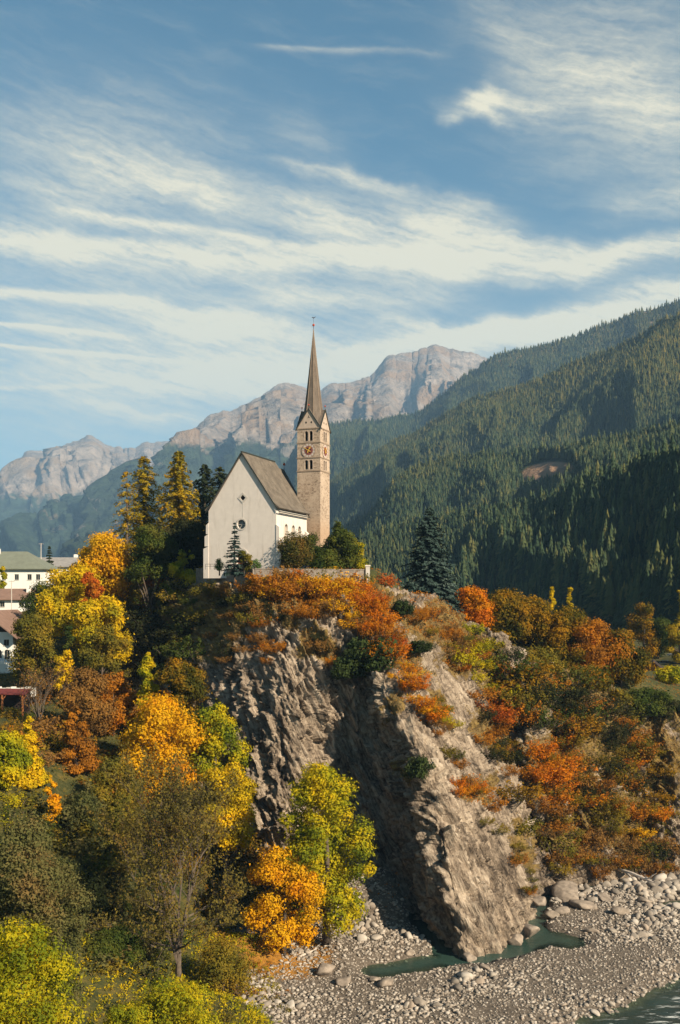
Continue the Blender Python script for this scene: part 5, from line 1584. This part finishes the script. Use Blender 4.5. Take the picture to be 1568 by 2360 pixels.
patch(14, [(540, 2230), (600, 2290), (620, 2350)], (22, 16), (1.0, 1.8), ['olive', 'limey', 'rust'], 'low yellowish bush where the bank meets the gravel', 'yellowish bushes at the gravel edge')
patch(26, [(30, 1720), (130, 1700), (240, 1780), (300, 1840)], (30, 30), (2.6, 4.6), ['rust', 'brown', 'olive', 'hedge'], 'rusty olive shrub between the trees of the left slope', 'rusty shrubs between the left trees')
patch(26, [(310, 1940), (430, 1960), (540, 1930), (560, 2060)], (30, 40), (3.0, 5.0), ['olive', 'twig', 'brown', 'hedge'], 'dull olive bush behind the sparse tree', 'dull bushes behind the sparse tree')
patch(14, [(290, 1320), (330, 1400), (270, 1480)], (16, 20), (2.6, 4.2), ['dark', 'rust', 'olive'], 'dull shrub under the trees at the top of the dark slope', 'dull shrubs at the top of the dark slope')
patch(12, [(110, 1580), (210, 1600), (300, 1650)], (24, 20), (2.4, 3.8), ['rust', 'brown', 'orange', 'limey'], 'brown shrub round the bench and the rusty trees', 'brown shrubs round the bench')

# ---- litter, dry grass and low growth nobody could count
def scatter_cover(name, n, spots, size, leaf, seed, lift=.1):
    r = np.random.default_rng(seed)
    V_, F_, R_ = [], [], []
    C = np.array(spots)
    C = C[r.choice(len(C), n)] + r.normal(0, .35, (n, 3)) * [1, 1, .25] + np.stack([np.zeros(n), np.zeros(n), lift * r.uniform(.2, 1.9, n)], -1)
    V, F = quads(C, unit(r.normal(size=(n, 3)) * .9 + [0, -.2, .6]), size, r, .5)
    o = obj(name, mesh_np(name, V, F, [LEAF[leaf]], attrs={'rnd': ('FACE', r.uniform(0, 1, n))}))
    return tag(o, kind='stuff')


vegf = veg.ravel()
ok = vegf > .55
cv_pts = CF[ok]
scatter_cover('dry_growth', 26000, cv_pts, .16, 'brown', 51, .12)
def near_spots(*bl):
    mk = np.zeros(len(CF))
    for b_ in bl: mk = np.maximum(mk, blob(CU, CV, *b_))
    return CF[mk > .45]
scatter_cover('golden_growth', 9000, near_spots((715, 1350, 110, 30, 5), (800, 1390, 50, 40, 20)), .17, 'gold', 54, .5)
scatter_cover('rusty_growth', 9000, near_spots((1000, 1430, 85, 50, 35), (700, 1400, 80, 30, 10), (1060, 1500, 40, 50, 40)), .15, 'rust', 55, .3)
scatter_cover('orange_growth', 8000, near_spots((860, 1400, 36, 90, -30), (930, 1530, 26, 80, -28), (1095, 1825, 40, 36, 30), (1280, 1770, 60, 60, 0)), .16, 'orange', 56, .5)
scatter_cover('olive_growth', 12000, near_spots((1300, 1650, 120, 60, 20), (1420, 1760, 110, 90, 0), (1110, 1540, 36, 80, -25), (1450, 1900, 110, 60, 0)), .18, 'olive', 57, .4)
gsel = (Gz.ravel() > -43) & (np.abs(GX.ravel()) < 75) & (GY.ravel() > 60) & (GY.ravel() < 215)
gu, gv_ = proj(V if False else np.stack([GX.ravel(), np.maximum(GY.ravel(), 1), Gz.ravel()], -1))
gin = gsel & (gu > -60) & (gu < 1640) & (gv_ < 2440)
gpts = np.stack([GX.ravel(), GY.ravel(), Gz.ravel()], -1)
scatter_cover('meadow_growth', 30000, gpts[gin & (gu < 720)], .17, 'olive', 52, .1)
scatter_cover('meadow_growth', 16000, gpts[gin & (gu < 720) & (gv_ > 2150)], .15, 'limey', 58, .2)
scatter_cover('meadow_growth', 12000, gpts[gin & (gu >= 720)], .17, 'rust', 53, .1)

# ---- forest on the slopes
def fir_mesh(seed, tiers=8, k=6):
    r = random.Random(seed); V, F = [], []
    for i in range(tiers):
        f = i / tiers
        z0 = .06 + f * .86; R_ = .19 * (1 - f) ** .8 * r.uniform(.82, 1.15) + .012
        zt = min(1.0, z0 + .24 * (1 - .3 * f)); b = len(V)
        V.append((r.uniform(-.008, .008), r.uniform(-.008, .008), zt))
        a0 = r.uniform(0, 6.28)
        for j in range(2 * k):
            rr = R_ * (r.uniform(.85, 1.2) if j % 2 == 0 else r.uniform(.42, .6))
            a = a0 + j * math.pi / k
            V.append((rr * math.cos(a), rr * math.sin(a), z0 - (.035 if j % 2 == 0 else -.02) + r.uniform(-.012, .012)))
        F += [(b, b + 1 + j, b + 1 + (j + 1) % (2 * k)) for j in range(2 * k)]
    return np.array(V), np.array(F)


M_FIR, t = new_mat('forest_needles')
rd = t.n('ShaderNodeObjectInfo').outputs['Random']
tn = t.n('ShaderNodeAttribute', attribute_type='INSTANCER', attribute_name='tone').outputs['Fac']
green = t.ramp(rd, [(0, (.017, .031, .019)), (.5, (.037, .057, .028)), (.85, (.070, .085, .034)), (1, (.10, .095, .034))])
gold_ = t.ramp(rd, [(0, (.06, .070, .022)), (.5, (.115, .105, .026)), (1, (.21, .145, .028))])
finish(t, t.mix(tn, green, gold_), .95, None, .05)
FIRS = []
for k in range(4):
    v_, f_ = fir_mesh(700 + k)
    FIRS.append(mesh_np('conifer', v_, f_, [M_FIR]))


def slope_points(G, n, seed, vlim=None):
    """n random places on a slope grid within the view"""
    r = np.random.default_rng(seed)
    A = G[:-1, 2:-1]; B = G[1:, 2:-1]; C = G[:-1, 3:]
    ar = np.linalg.norm(np.cross(B - A, C - A), axis=-1)
    u, v = proj(A)
    ar = np.where((u > -40) & (u < 1610) & (v < 1470), ar, 0)
    p = (ar / ar.sum()).ravel()
    i = r.choice(len(p), n, p=p)
    a, b = r.random((n, 1)), r.random((n, 1))
    A_, B_, C_ = A.reshape(-1, 3)[i], B.reshape(-1, 3)[i], C.reshape(-1, 3)[i]
    return A_ + (B_ - A_) * a + (C_ - A_) * b


near_p = slope_points(GM6, 20000, 81)
nu_, nv_ = proj(near_p)
vis = (nu_ > 845) & (nu_ < 1566) & (nv_ > 1195) & (nv_ < 1345 + np.clip(nu_ - 1050, 0, 500) * .22)
cand = np.where(vis)[0]
cand = cand[np.argsort(near_p[cand, 1])]
# spread over what shows, nearest first
chosen, cells = [], {}
for i in cand:
    c_ = (int(nu_[i] // 30), int(nv_[i] // 14))
    if cells.get(c_, 0) < 2:
        cells[c_] = cells.get(c_, 0) + 1; chosen.append(i)
    if len(chosen) >= 300: break
forest_src = []
for i in chosen:
    o = bpy.data.objects.new('conifer_tree', random.choice(FIRS))
    s_ = random.uniform(8, 14)
    o.location = [float(x) for x in near_p[i] - [0, 0, .6]]
    o.rotation_euler = (0, 0, random.uniform(0, 6.28))
    wd_ = random.uniform(.95, 1.35)
    o.scale = (s_ * wd_, s_ * wd_, s_)
    o['tone'] = float(np.clip(random.gauss(.12, .18), 0, .8))
    link(o)
    tag(o, 'dark conifer on the nearest forest slope right of the church', 'tree', 'conifers of the nearest forest slope')
    forest_src.append(o)
rest = np.delete(near_p, chosen, axis=0)


def forest(name, pts_, lo, hi, tone, seed):
    r = np.random.default_rng(seed)
    n = len(pts_)
    me_ = mesh_np(name, pts_ - [0, 0, .8], [], [M_FIR], attrs={'sc': ('POINT', (lo + (hi - lo) * r.random(n) ** 1.3) * np.where(r.random(n) < .07, 1.4, 1) * (1 + .25 * fbm(pts_ * .012, 3, seed + 70))), 'rz': ('POINT', r.uniform(0, 6.28, n)), 'tone': ('POINT', np.clip(tone, 0, 1)), 'pick': ('POINT', r.integers(0, 4, n))})
    o = obj(name, me_)
    ng = bpy.data.node_groups.new(name, 'GeometryNodeTree')
    ng.interface.new_socket('Geometry', in_out='INPUT', socket_type='NodeSocketGeometry')
    ng.interface.new_socket('Geometry', in_out='OUTPUT', socket_type='NodeSocketGeometry')
    N_, Lk = ng.nodes, ng.links
    gi, go = N_.new('NodeGroupInput'), N_.new('NodeGroupOutput')
    jn = N_.new('GeometryNodeJoinGeometry')
    used = []
    for f in FIRS:
        src = next(s for s in forest_src if s.data == f)
        oi_ = N_.new('GeometryNodeObjectInfo'); oi_.inputs['Object'].default_value = src; oi_.inputs['As Instance'].default_value = True
        oi_.transform_space = 'ORIGINAL'
        Lk.new(oi_.outputs['Geometry'], jn.inputs[0])
    ip = N_.new('GeometryNodeInstanceOnPoints')
    def attr(nm):
        a = N_.new('GeometryNodeInputNamedAttribute'); a.data_type = 'FLOAT'; a.inputs[0].default_value = nm
        return a.outputs[0]
    Lk.new(gi.outputs[0], ip.inputs['Points']); Lk.new(jn.outputs[0], ip.inputs['Instance'])
    ip.inputs['Pick Instance'].default_value = True
    Lk.new(attr('pick'), ip.inputs['Instance Index'])
    cb_ = N_.new('ShaderNodeCombineXYZ'); Lk.new(attr('rz'), cb_.inputs[2]); Lk.new(cb_.outputs[0], ip.inputs['Rotation'])
    cs = N_.new('ShaderNodeCombineXYZ'); mu = N_.new('ShaderNodeMath'); mu.operation = 'MULTIPLY'; mu.inputs[1].default_value = 1.15
    sc_ = attr('sc'); Lk.new(sc_, mu.inputs[0]); Lk.new(mu.outputs[0], cs.inputs[0]); Lk.new(mu.outputs[0], cs.inputs[1]); Lk.new(sc_, cs.inputs[2])
    Lk.new(cs.outputs[0], ip.inputs['Scale'])
    Lk.new(ip.outputs[0], go.inputs[0])
    md = o.modifiers.new('trees', 'NODES'); md.node_group = ng
    return tag(o, kind='stuff')


def tone_of(p, base, zlo, zhi, k=.6):
    return base + k * np.clip((p[:, 2] - zlo) / (zhi - zlo), 0, 1) + .35 * fbm(p * .006, 3, 88)


forest('forest', rest, 7, 12.5, tone_of(rest, .05, 200, 400, 0), 1)
p5 = slope_points(GM5, 36000, 82)
u5, v5 = proj(p5); p5 = p5[np.max([blob(u5, v5, *q_) for q_ in BARE5], axis=0) < .12]
forest('forest', p5, 8, 13, tone_of(p5, .06, 80, 200, .25), 2)
p4 = slope_points(GM4, 60000, 83); forest('forest', p4, 9, 14, tone_of(p4, .02, 180, 460, .5), 3)
p3 = slope_points(GM3, 60000, 84); forest('forest', p3, 10, 16, tone_of(p3, .02, 550, 900, .6), 4)

# ================================================================== RIVER STONES
def rock_np(seed, sub):
    import bmesh
    bm = bmesh.new(); bmesh.ops.create_icosphere(bm, subdivisions=sub, radius=.5)
    V = np.array([v.co[:] for v in bm.verts]); F = np.array([[v.index for v in f.verts] for f in bm.faces]); bm.free()
    r = np.random.default_rng(seed)
    for _ in range(9):                                         # knock flat facets off
        n = unit(r.normal(size=(1, 3)))[0]; d = r.uniform(.20, .36)
        k_ = V @ n - d
        V = V - np.clip(k_, 0, None)[:, None] * n * .9
    V = V * (1 + .16 * fbm(V * 3.2 + seed, 3, seed)[:, None]) * r.uniform(.75, 1.2, 3) * [1.1, 1.0, .72]
    return V, F


r = np.random.default_rng(404)
gfl = gravel.ravel() if hasattr(gravel, 'ravel') else gravel
GVp = np.stack([GX.ravel(), GY.ravel(), Gz.ravel()], -1)
gu2, gv2 = proj(np.stack([GX.ravel(), np.maximum(GY.ravel(), 1), Gz.ravel()], -1))
okg = (gfl > .4) & (GVp[:, 2] > RW - .12) & (gu2 > 560) & (gu2 < 1600) & (gv2 < 2400) & (GVp[:, 1] > 90) & (GVp[:, 1] < 172)
base_p = GVp[okg]
n_s = 22000
bp = base_p[r.choice(len(base_p), n_s)] + np.concatenate([r.uniform(-.65, .65, (n_s, 2)), np.zeros((n_s, 1))], 1)
bp[:, 2] = zg(bp[:, 0], bp[:, 1])
sz_ = .14 + .60 * r.random(n_s) ** 3 + .10 * r.random(n_s)
fld = fbm(bp * [.12, .12, 0], 4, 405)
sz_ = sz_ * np.clip(1 + .8 * fld + np.clip((bp[:, 1] - 140) / 25, 0, .6), .6, 2.0)
big_sel = np.argsort(-sz_ * (1 + .8 * r.random(n_s)))
ROCK_HI = []
for k in range(6):
    v_, f_ = rock_np(60 + k, 2)
    ROCK_HI.append(mesh_np('stone', v_, f_, [M_STONES], smooth=False, attrs={'rnd': ('FACE', np.full(len(f_), .13 * k))}))
for i in big_sel[:300]:
    o = bpy.data.objects.new('stone', random.choice(ROCK_HI))
    s_ = float(sz_[i] * r.uniform(1.1, 1.9))
    o.location = (float(bp[i, 0]), float(bp[i, 1]), float(bp[i, 2]) + .12 * s_)
    o.rotation_euler = (r.uniform(-.4, .4), r.uniform(-.4, .4), r.uniform(0, 6.28)); o.scale = (s_, s_, s_)
    link(o, ground)
low_r = [rock_np(80 + k, 1) for k in range(5)]
VV, FF, RR, off = [], [], [], 0
for k, (v_, f_) in enumerate(low_r):
    idx = big_sel[300:][k::5]
    a = r.uniform(0, 6.28, len(idx)); ca, sa = np.cos(a), np.sin(a)
    tl = r.uniform(-.5, .5, len(idx))
    s_ = sz_[idx]
    x = v_[None, :, 0] * ca[:, None] - v_[None, :, 1] * sa[:, None]; y = v_[None, :, 0] * sa[:, None] + v_[None, :, 1] * ca[:, None]
    z_ = v_[None, :, 2] + x * tl[:, None] * .5
    W_ = np.stack([x * s_[:, None] + bp[idx, 0:1], y * s_[:, None] + bp[idx, 1:2], z_ * s_[:, None] + bp[idx, 2:3] + .1 * s_[:, None]], -1)
    VV.append(W_.reshape(-1, 3)); FF.append((f_[None] + (np.arange(len(idx)) * len(v_))[:, None, None]).reshape(-1, 3) + off)
    RR.append(np.repeat(r.random(len(idx)), len(f_))); off += W_.shape[0] * W_.shape[1]
st = obj('pebbles', mesh_np('pebbles', np.concatenate(VV), np.concatenate(FF), [M_STONES], attrs={'rnd': ('FACE', np.concatenate(RR))}), ground)
tag(st, kind='stuff')

M_BOULDER = plain('boulder_rock', (.27, .215, .165), .5, 1.3, .95, .6)
BO = [
    (750, 2246, 2.3, 'dark blocky boulder at the left end of the gravel bar by the bank'), (796, 2268, 2.0, 'tan boulder right of the dark blocky one'), (894, 2274, 1.8, 'dark boulder at the edge of the brown shallow water'),
    (862, 2262, 1.3, 'small boulder left of the dark one in the shallows'), (1218, 2160, 2.6, 'broad pale boulder at the right foot of the sunlit slab'), (1184, 2180, 2.0, 'boulder under the foot of the sunlit slab at the pool'),
    (1246, 2140, 2.2, 'grey boulder right above the teal pool'), (1272, 2118, 1.8, 'boulder on the bank above the pool, higher one'), (1305, 2072, 4.2, 'large flat slab lying on the boulder bank'),
    (1345, 2095, 2.4, 'boulder right below the large flat slab'), (1296, 2108, 1.9, 'dark boulder left below the large flat slab'), (1392, 2075, 2.2, 'boulder on the bank below the bare driftwood'),
    (1430, 2110, 2.0, 'lone boulder in the middle of the right gravel bank'), (1250, 2085, 2.0, 'boulder beside the shrubs at the cliff corner'), (1075, 2215, 1.6, 'boulder standing in the pool under the dark arete'),
    (1005, 2205, 1.7, 'boulder in shadow at the left end of the pool'), (945, 2200, 1.4, 'small tan boulder at the shadow edge of the dark face'), (1490, 2085, 2.1, 'boulder by the water at the right edge of the bank'),
    (1120, 2236, 1.5, 'boulder on the sand bar below the pool'), (1360, 2150, 1.4, 'boulder half way between pool and rapids'),
]
for k, (u, v, d, lab) in enumerate(BO):
    p = hit(u, v)
    v_, f_ = rock_np(120 + k, 3); d *= 1.2
    o = obj('boulder', mesh_np('boulder', v_ * d * [1.15, 1, .9], f_, [M_BOULDER]))
    o.location = (float(p[0]), float(p[1]), float(p[2]) + .18 * d); o.rotation_euler = (0, .2 * math.sin(k), k * 1.3)
    tag(o, lab, 'boulder', 'boulders along the river bank')
M_DRIFT = plain('driftwood', (.50, .43, .36), .25, 3, .9, .3)
for (u1, v1, u2, v2, rad, lab) in ((681, 2215, 737, 2186, .16, 'pale driftwood log on the litter by the orange maple'), (800, 2200, 852, 2180, .13, 'thin driftwood log before the shadow of the rock'), (1218, 2254, 1262, 2232, .12, 'bleached log on the gravel below the pool'), (1432, 2002, 1518, 2044, .30, 'long bare driftwood trunk at the foot of the right cliff'), (1445, 2010, 1480, 2060, .2, 'shorter bare trunk leaning beside the long driftwood')):
    a, b = hit(u1, v1), hit(u2, v2)
    root = empty('driftwood_log', a); d = b - a
    MB().tube([(0, 0, rad), tuple(d * .35 + [0, 0, rad * 1.6]), tuple(d * .7 + [.1, 0, rad * 1.2]), tuple(d + [0, 0, rad])], [rad, rad * .95, rad * .8, rad * .5], 7).build('stem', M_DRIFT, root)
    MB().tube([tuple(d * .7 + [.1, 0, rad * 1.2]), tuple(d * .78 + [.3, -.2, rad * 4]), tuple(d * .85 + [.6, -.2, rad * 6])], [rad * .5, rad * .35, rad * .12], 5).build('branch', M_DRIFT, root)
    tag(root, lab, 'log')

# ================================================================== HOUSES
M_GREENROOF = plain('roof_green', (.17, .18, .135), .15, .8, .7, .15)
M_REDROOF = plain('roof_red', (.22, .135, .10), .2, 1.2, .85, .3)
M_GREYROOF = plain('roof_grey', (.26, .24, .22), .2, 1, .8)
M_WOOD = plain('dark_wood', (.045, .028, .022), .3, 2, .85)
M_ORWOOD = plain('orange_wood', (.36, .13, .045), .25, 2, .8)
M_WHITE = plain('house_white', (.74, .71, .64), .06, 1, .9)
M_PINK = plain('house_salmon', (.62, .22, .12), .1, 1, .9)
M_SHUTTER = plain('window_frame', (.30, .24, .19), .2, 2, .8)


def house(name, label, u, v_base, Yd, W_, D_, hw, rise, wallm, roofm, wins, ridge='x', rot=0.0, hip=0.0, over=.7, chimney=None, gablem=None):
    """box walls with a pitched roof; ridge along x, or along y (gable to the viewer); base centre-front at the view spot"""
    p = P(u, v_base, Yd)
    root = empty(name, p, rot)
    body = MB().box(-W_ / 2, W_ / 2, 0, D_, -3, hw).build('wall', wallm, root)
    m = MB(); o_ = over
    if ridge == 'x':
        r0, r1 = -W_ / 2 - o_ + hip, W_ / 2 + o_ - hip
        z0 = hw - o_ * rise / (D_ / 2) + .15; zr = hw + rise
        V = [(-W_ / 2 - o_, -o_, z0), (W_ / 2 + o_, -o_, z0), (W_ / 2 + o_, D_ + o_, z0), (-W_ / 2 - o_, D_ + o_, z0), (r0, D_ / 2, zr), (r1, D_ / 2, zr)]
        if not hip:
            MB().prism([(-W_ / 2, 0, hw), (-W_ / 2, D_, hw), (-W_ / 2, D_ / 2, hw + rise - .15)], (W_, 0, 0)).build('gable', gablem or wallm, root)
    else:
        z0 = hw - o_ * rise / (W_ / 2) + .15; zr = hw + rise
        V = [(-W_ / 2 - o_, D_ + o_, z0), (-W_ / 2 - o_, -o_ * 1.6, z0), (W_ / 2 + o_, -o_ * 1.6, z0), (W_ / 2 + o_, D_ + o_, z0), (0, -o_ * 1.6, zr), (0, D_ + o_, zr)]
        V = [V[1], V[2], V[3], V[0], V[4], V[5]]
        MB().prism([(-W_ / 2, 0, hw), (W_ / 2, 0, hw), (0, 0, hw + rise - .12)], (0, D_, 0)).build('gable', gablem or wallm, root)
    n = len(V)
    V2 = V + [(x, y, z - .22) for x, y, z in V]
    F = [(0, 1, 5, 4), (2, 3, 4, 5), (1, 2, 5), (3, 0, 4)] if ridge == 'x' else [(1, 2, 5, 4), (3, 0, 4, 5)]
    F2 = F + [tuple(n + i for i in f[::-1]) for f in F]
    ed = [(0, 1), (1, 2), (2, 3), (3, 0)] if (ridge == 'x') else [(0, 4), (4, 1), (1, 2), (2, 5), (5, 3), (3, 0)]
    F2 += [(b_, a_, n + a_, n + b_) for a_, b_ in ed]
    rf = m.add(V2, F2).build('roof', roofm, root)
    for (x, z, ww, wh, arched) in wins:
        q = arch(x, z, z + wh, ww) if arched else [(x - ww / 2, z), (x + ww / 2, z), (x + ww / 2, z + wh), (x - ww / 2, z + wh)]
        cut(body, MB().prism([(a_, -.3, b_) for a_, b_ in q], (0, .55, 0))) if z + wh < hw else None
        wd_ = MB().prism([(a_, .20, b_) for a_, b_ in q], (0, .05, 0)).build('window', M_GLASS, root)
        MB().box(x - .03, x + .03, .15, .199, z, z + wh * .98).build('glazing_bar', M_SHUTTER, wd_)
        MB().box(x - ww / 2 - .06, x + ww / 2 + .06, -.10, .0, z - .10, z - .02).build('sill', M_TRIM, wd_)
    if chimney:
        cx_, cy_, ch = chimney
        MB().box(cx_ - .35, cx_ + .35, cy_ - .35, cy_ + .35, hw, hw + rise + ch).build('chimney', M_WHITE, rf)
    return tag(root, label, 'house')


house('village_house', 'white house with pale green hipped roof at the left edge', 15, 1352, 232, 17.5, 12, 4.6, 3.9, M_WHITE, M_GREENROOF,
      [(x, 1.6, 1.0, 1.3, False) for x in (-6.6, -3.6, -.6, 2.4, 5.4, 7.4)], hip=6.5, over=.8, chimney=(-3.5, 5.0, .6))
house('village_house', 'house with grey roof behind the white green roofed one', 140, 1330, 262, 13, 9, 3.0, 2.4, M_WHITE, M_GREYROOF, [(-3, .9, .9, 1.2, False), (1.0, .9, .9, 1.2, False)], hip=0, over=.6, chimney=(3.0, 4.5, .8))
house('village_house', 'narrow salmon coloured house end beside the white house', 104, 1356, 236, 1.6, 8, 4.3, .7, M_PINK, M_GREYROOF, [], over=.2)
house('village_house', 'flat pale building behind the orange maple', 205, 1328, 272, 9, 9, 4.4, .6, M_WHITE, M_GREYROOF, [(-2.6, 1.6, .9, 1.2, False), (0, 1.6, .9, 1.2, False)], hip=3, over=.3, chimney=(-4.0, 1.2, 1.0))
house('village_house', 'low house with red tiled roof below the white one', 22, 1405, 206, 10.5, 8, 2.4, 2.0, M_WHITE, M_REDROOF, [(-1.5, .6, 1, 1.1, False), (2.5, .6, 1, 1.1, False)], hip=2.2, over=.7, chimney=(3.2, 2.5, .6))
house('chalet', 'white chalet with dark wooden gable and broad salmon roof at the left edge', -30, 1532, 170, 9.0, 15, 5.6, 3.7, M_WHITE, M_REDROOF,
      [(3.35, 3.3, .9, 1.0, False), (3.45, .9, .95, 1.7, True), (2.1, .9, .9, 1.7, True), (.6, 3.3, .9, 1.0, False)], ridge='y', over=1.3, gablem=M_WOOD)
house('wooden_chalet', 'small orange timber chalet behind the right cliff', 1506, 1572, 226, 4.8, 6.5, 2.6, 2.2, M_ORWOOD, M_WOOD, [(-.9, .8, .8, .9, False), (.9, .8, .8, .9, False)], ridge='y', rot=R(-18), over=.6)
# carport, terrace wall, awning, bench and masts
tw = empty('terrace_wall', P(-20, 1588, 158))
for k in range(9):
    MB().box(k * .78, k * .78 + .72, 0, .6, -1.2, .25 + .12 * math.sin(k * 2.1)).build('block', M_WHITE if k % 3 else M_TRIM, tw)
tag(tw, 'low wall of pale stone blocks above the carport', 'wall')
cp_ = empty('carport', P(-20, 1600, 151))
MB().slab([(-1.5, 0, .0), (5.2, 0, -.15), (5.2, 3.2, .35), (-1.5, 3.2, .5)], .16).build('roof', plain('carport_red', (.16, .035, .03), .2, 2, .7), cp_)
for x in (-1.2, 1.6, 4.7):
    MB().box(x - .13, x + .13, .1, .36, -3.4, -.03).build('post', M_ORWOOD, cp_)
    MB().tube([(x, .23, -.9), (x + .6, .23, -.15)], .08, 4).build('brace', M_ORWOOD, cp_)
MB().box(-1.4, 5.0, 2.8, 2.95, -3.4, .1).build('back_wall', M_WOOD, cp_)
tag(cp_, 'open carport with dark red roof and orange timber posts at the left edge', 'carport')
aw = empty('awning', P(5, 1521, 164))
MB().add([(-2.2, 0, .2), (2.3, -.4, -.55), (2.3, 2.2, -.45), (-2.2, 2.4, .4), (-2.2, 0, .14), (2.3, -.4, -.61), (2.3, 2.2, -.51), (-2.2, 2.4, .34)], [(0, 1, 2, 3), (7, 6, 5, 4), (0, 4, 5, 1), (1, 5, 6, 2), (2, 6, 7, 3), (3, 7, 4, 0)]).build('canopy', M_WHITE, aw)
for x, y, z_ in ((-2.0, .2, .1), (2.1, -.2, -.6), (2.1, 2.0, -.55)): MB().tube([(x, y, -3.2), (x, y, z_)], .05, 5).build('pole', M_IRON, aw)
tag(aw, 'white slanting awning beside the chalet', 'awning')
bn = empty('bench', P(205, 1541, 164))
for k in range(3): MB().box(-1.05, 1.05, -.25 + k * .17, -.11 + k * .17, .43, .48).build('seat_slat', M_DRIFT, bn)
for k in range(2): MB().box(-1.05, 1.05, .28, .32, .62 + k * .17, .76 + k * .17).build('back_slat', M_DRIFT, bn)
for x in (-.85, .85):
    MB().box(x - .05, x + .05, -.2, -.12, -.3, .43).build('leg', M_IRON, bn); MB().box(x - .05, x + .05, .2, .27, -.3, .92).build('leg', M_IRON, bn)
tag(bn, 'pale wooden bench at the edge of the dark slope', 'bench')
for u, v0, v1, yd, lab in ((95, 1252, 1300, 240, 'thin mast with small crossbar behind the white house'), (27, 1338, 1398, 200, 'pale slender pole in front of the red roof')):
    a = P(u, v1, yd); hgt = (v1 - v0) / FP * yd
    ms = empty('mast', a); MB().tube([(0, 0, -2), (0, 0, hgt)], .09, 6).build('pole', M_TRIM, ms); MB().tube([(-.6, 0, hgt * .97), (.6, 0, hgt * .97)], .05, 4).build('crossbar', M_TRIM, ms)
    tag(ms, lab, 'mast')
conifer('village_spruce', 'small dark spruce among the village roofs', 114, 1254, 255, 34, 'fir', 16, 8, .3, 320, zbase=4.0, droop=.2)
leafy_tree('village_tree', 'small olive tree cut by the left edge before the green roofed house', 2, 1298, 1350, 26, 222, 'limey', 1200, 7, size=.3)

# parked cars beyond the right cliff
def car(u, v, yd, rot, col, lab):
    root = empty('parked_car', P(u, v, yd), rot)
    pm = plain('car_paint_' + col[0], col[1], .05, 1, .3, 0.0, None, 0, .6)
    prof = [(-2.1, .35), (2.1, .35), (2.15, .75), (1.3, .92), (-1.9, .95), (-2.15, .7)]
    MB().prism([(x, -.85, z_) for x, z_ in prof], (0, 1.7, 0)).build('body', pm, root)
    MB().prism([(x, -.74, z_) for x, z_ in [(-1.75, .94), (.9, .93), (.35, 1.42), (-1.2, 1.46)]], (0, 1.48, 0)).build('cabin', M_GLASS, root)
    MB().prism([(x, -.72, z_) for x, z_ in [(-1.25, 1.45), (.38, 1.42), (.3, 1.49), (-1.15, 1.52)]], (0, 1.44, 0)).build('roof', pm, root)
    for x in (-1.3, 1.3):
        for y in (-.86, .70):
            wh = MB().prism([(x + .33 * math.cos(q * math.pi / 6), y, .33 + .33 * math.sin(q * math.pi / 6)) for q in range(12)], (0, .18, 0)).build('wheel', M_BLACK, root)
    for y in (-.55, .55): MB().box(2.10, 2.18, y - .16, y + .16, .58, .72).build('headlight', M_WHITE, root)
    tag(root, lab, 'car')
car(1552, 1520, 262, R(15), ('white', (.7, .7, .7)), 'white parked car at the right edge beyond the chalet')
car(1538, 1536, 250, R(-10), ('grey', (.4, .42, .44)), 'grey parked car right of the wooden chalet')
car(1566, 1540, 248, R(20), ('silver', (.55, .57, .6)), 'silver parked car at the right edge below the white one')

# ================================================================== AIR
hz, t = new_mat('air')
vol = t.n('ShaderNodeVolumePrincipled')
vol.inputs['Color'].default_value = (.38, .66, 1.0, 1)
vol.inputs['Density'].default_value = 0.00009
t.t.links.new(vol.outputs[0], t.n('ShaderNodeOutputMaterial').inputs['Volume'])
h = MB().box(-14000, 14000, -3500, 14500, -62, 1950).build('haze', hz)
tag(h, kind='stuff')
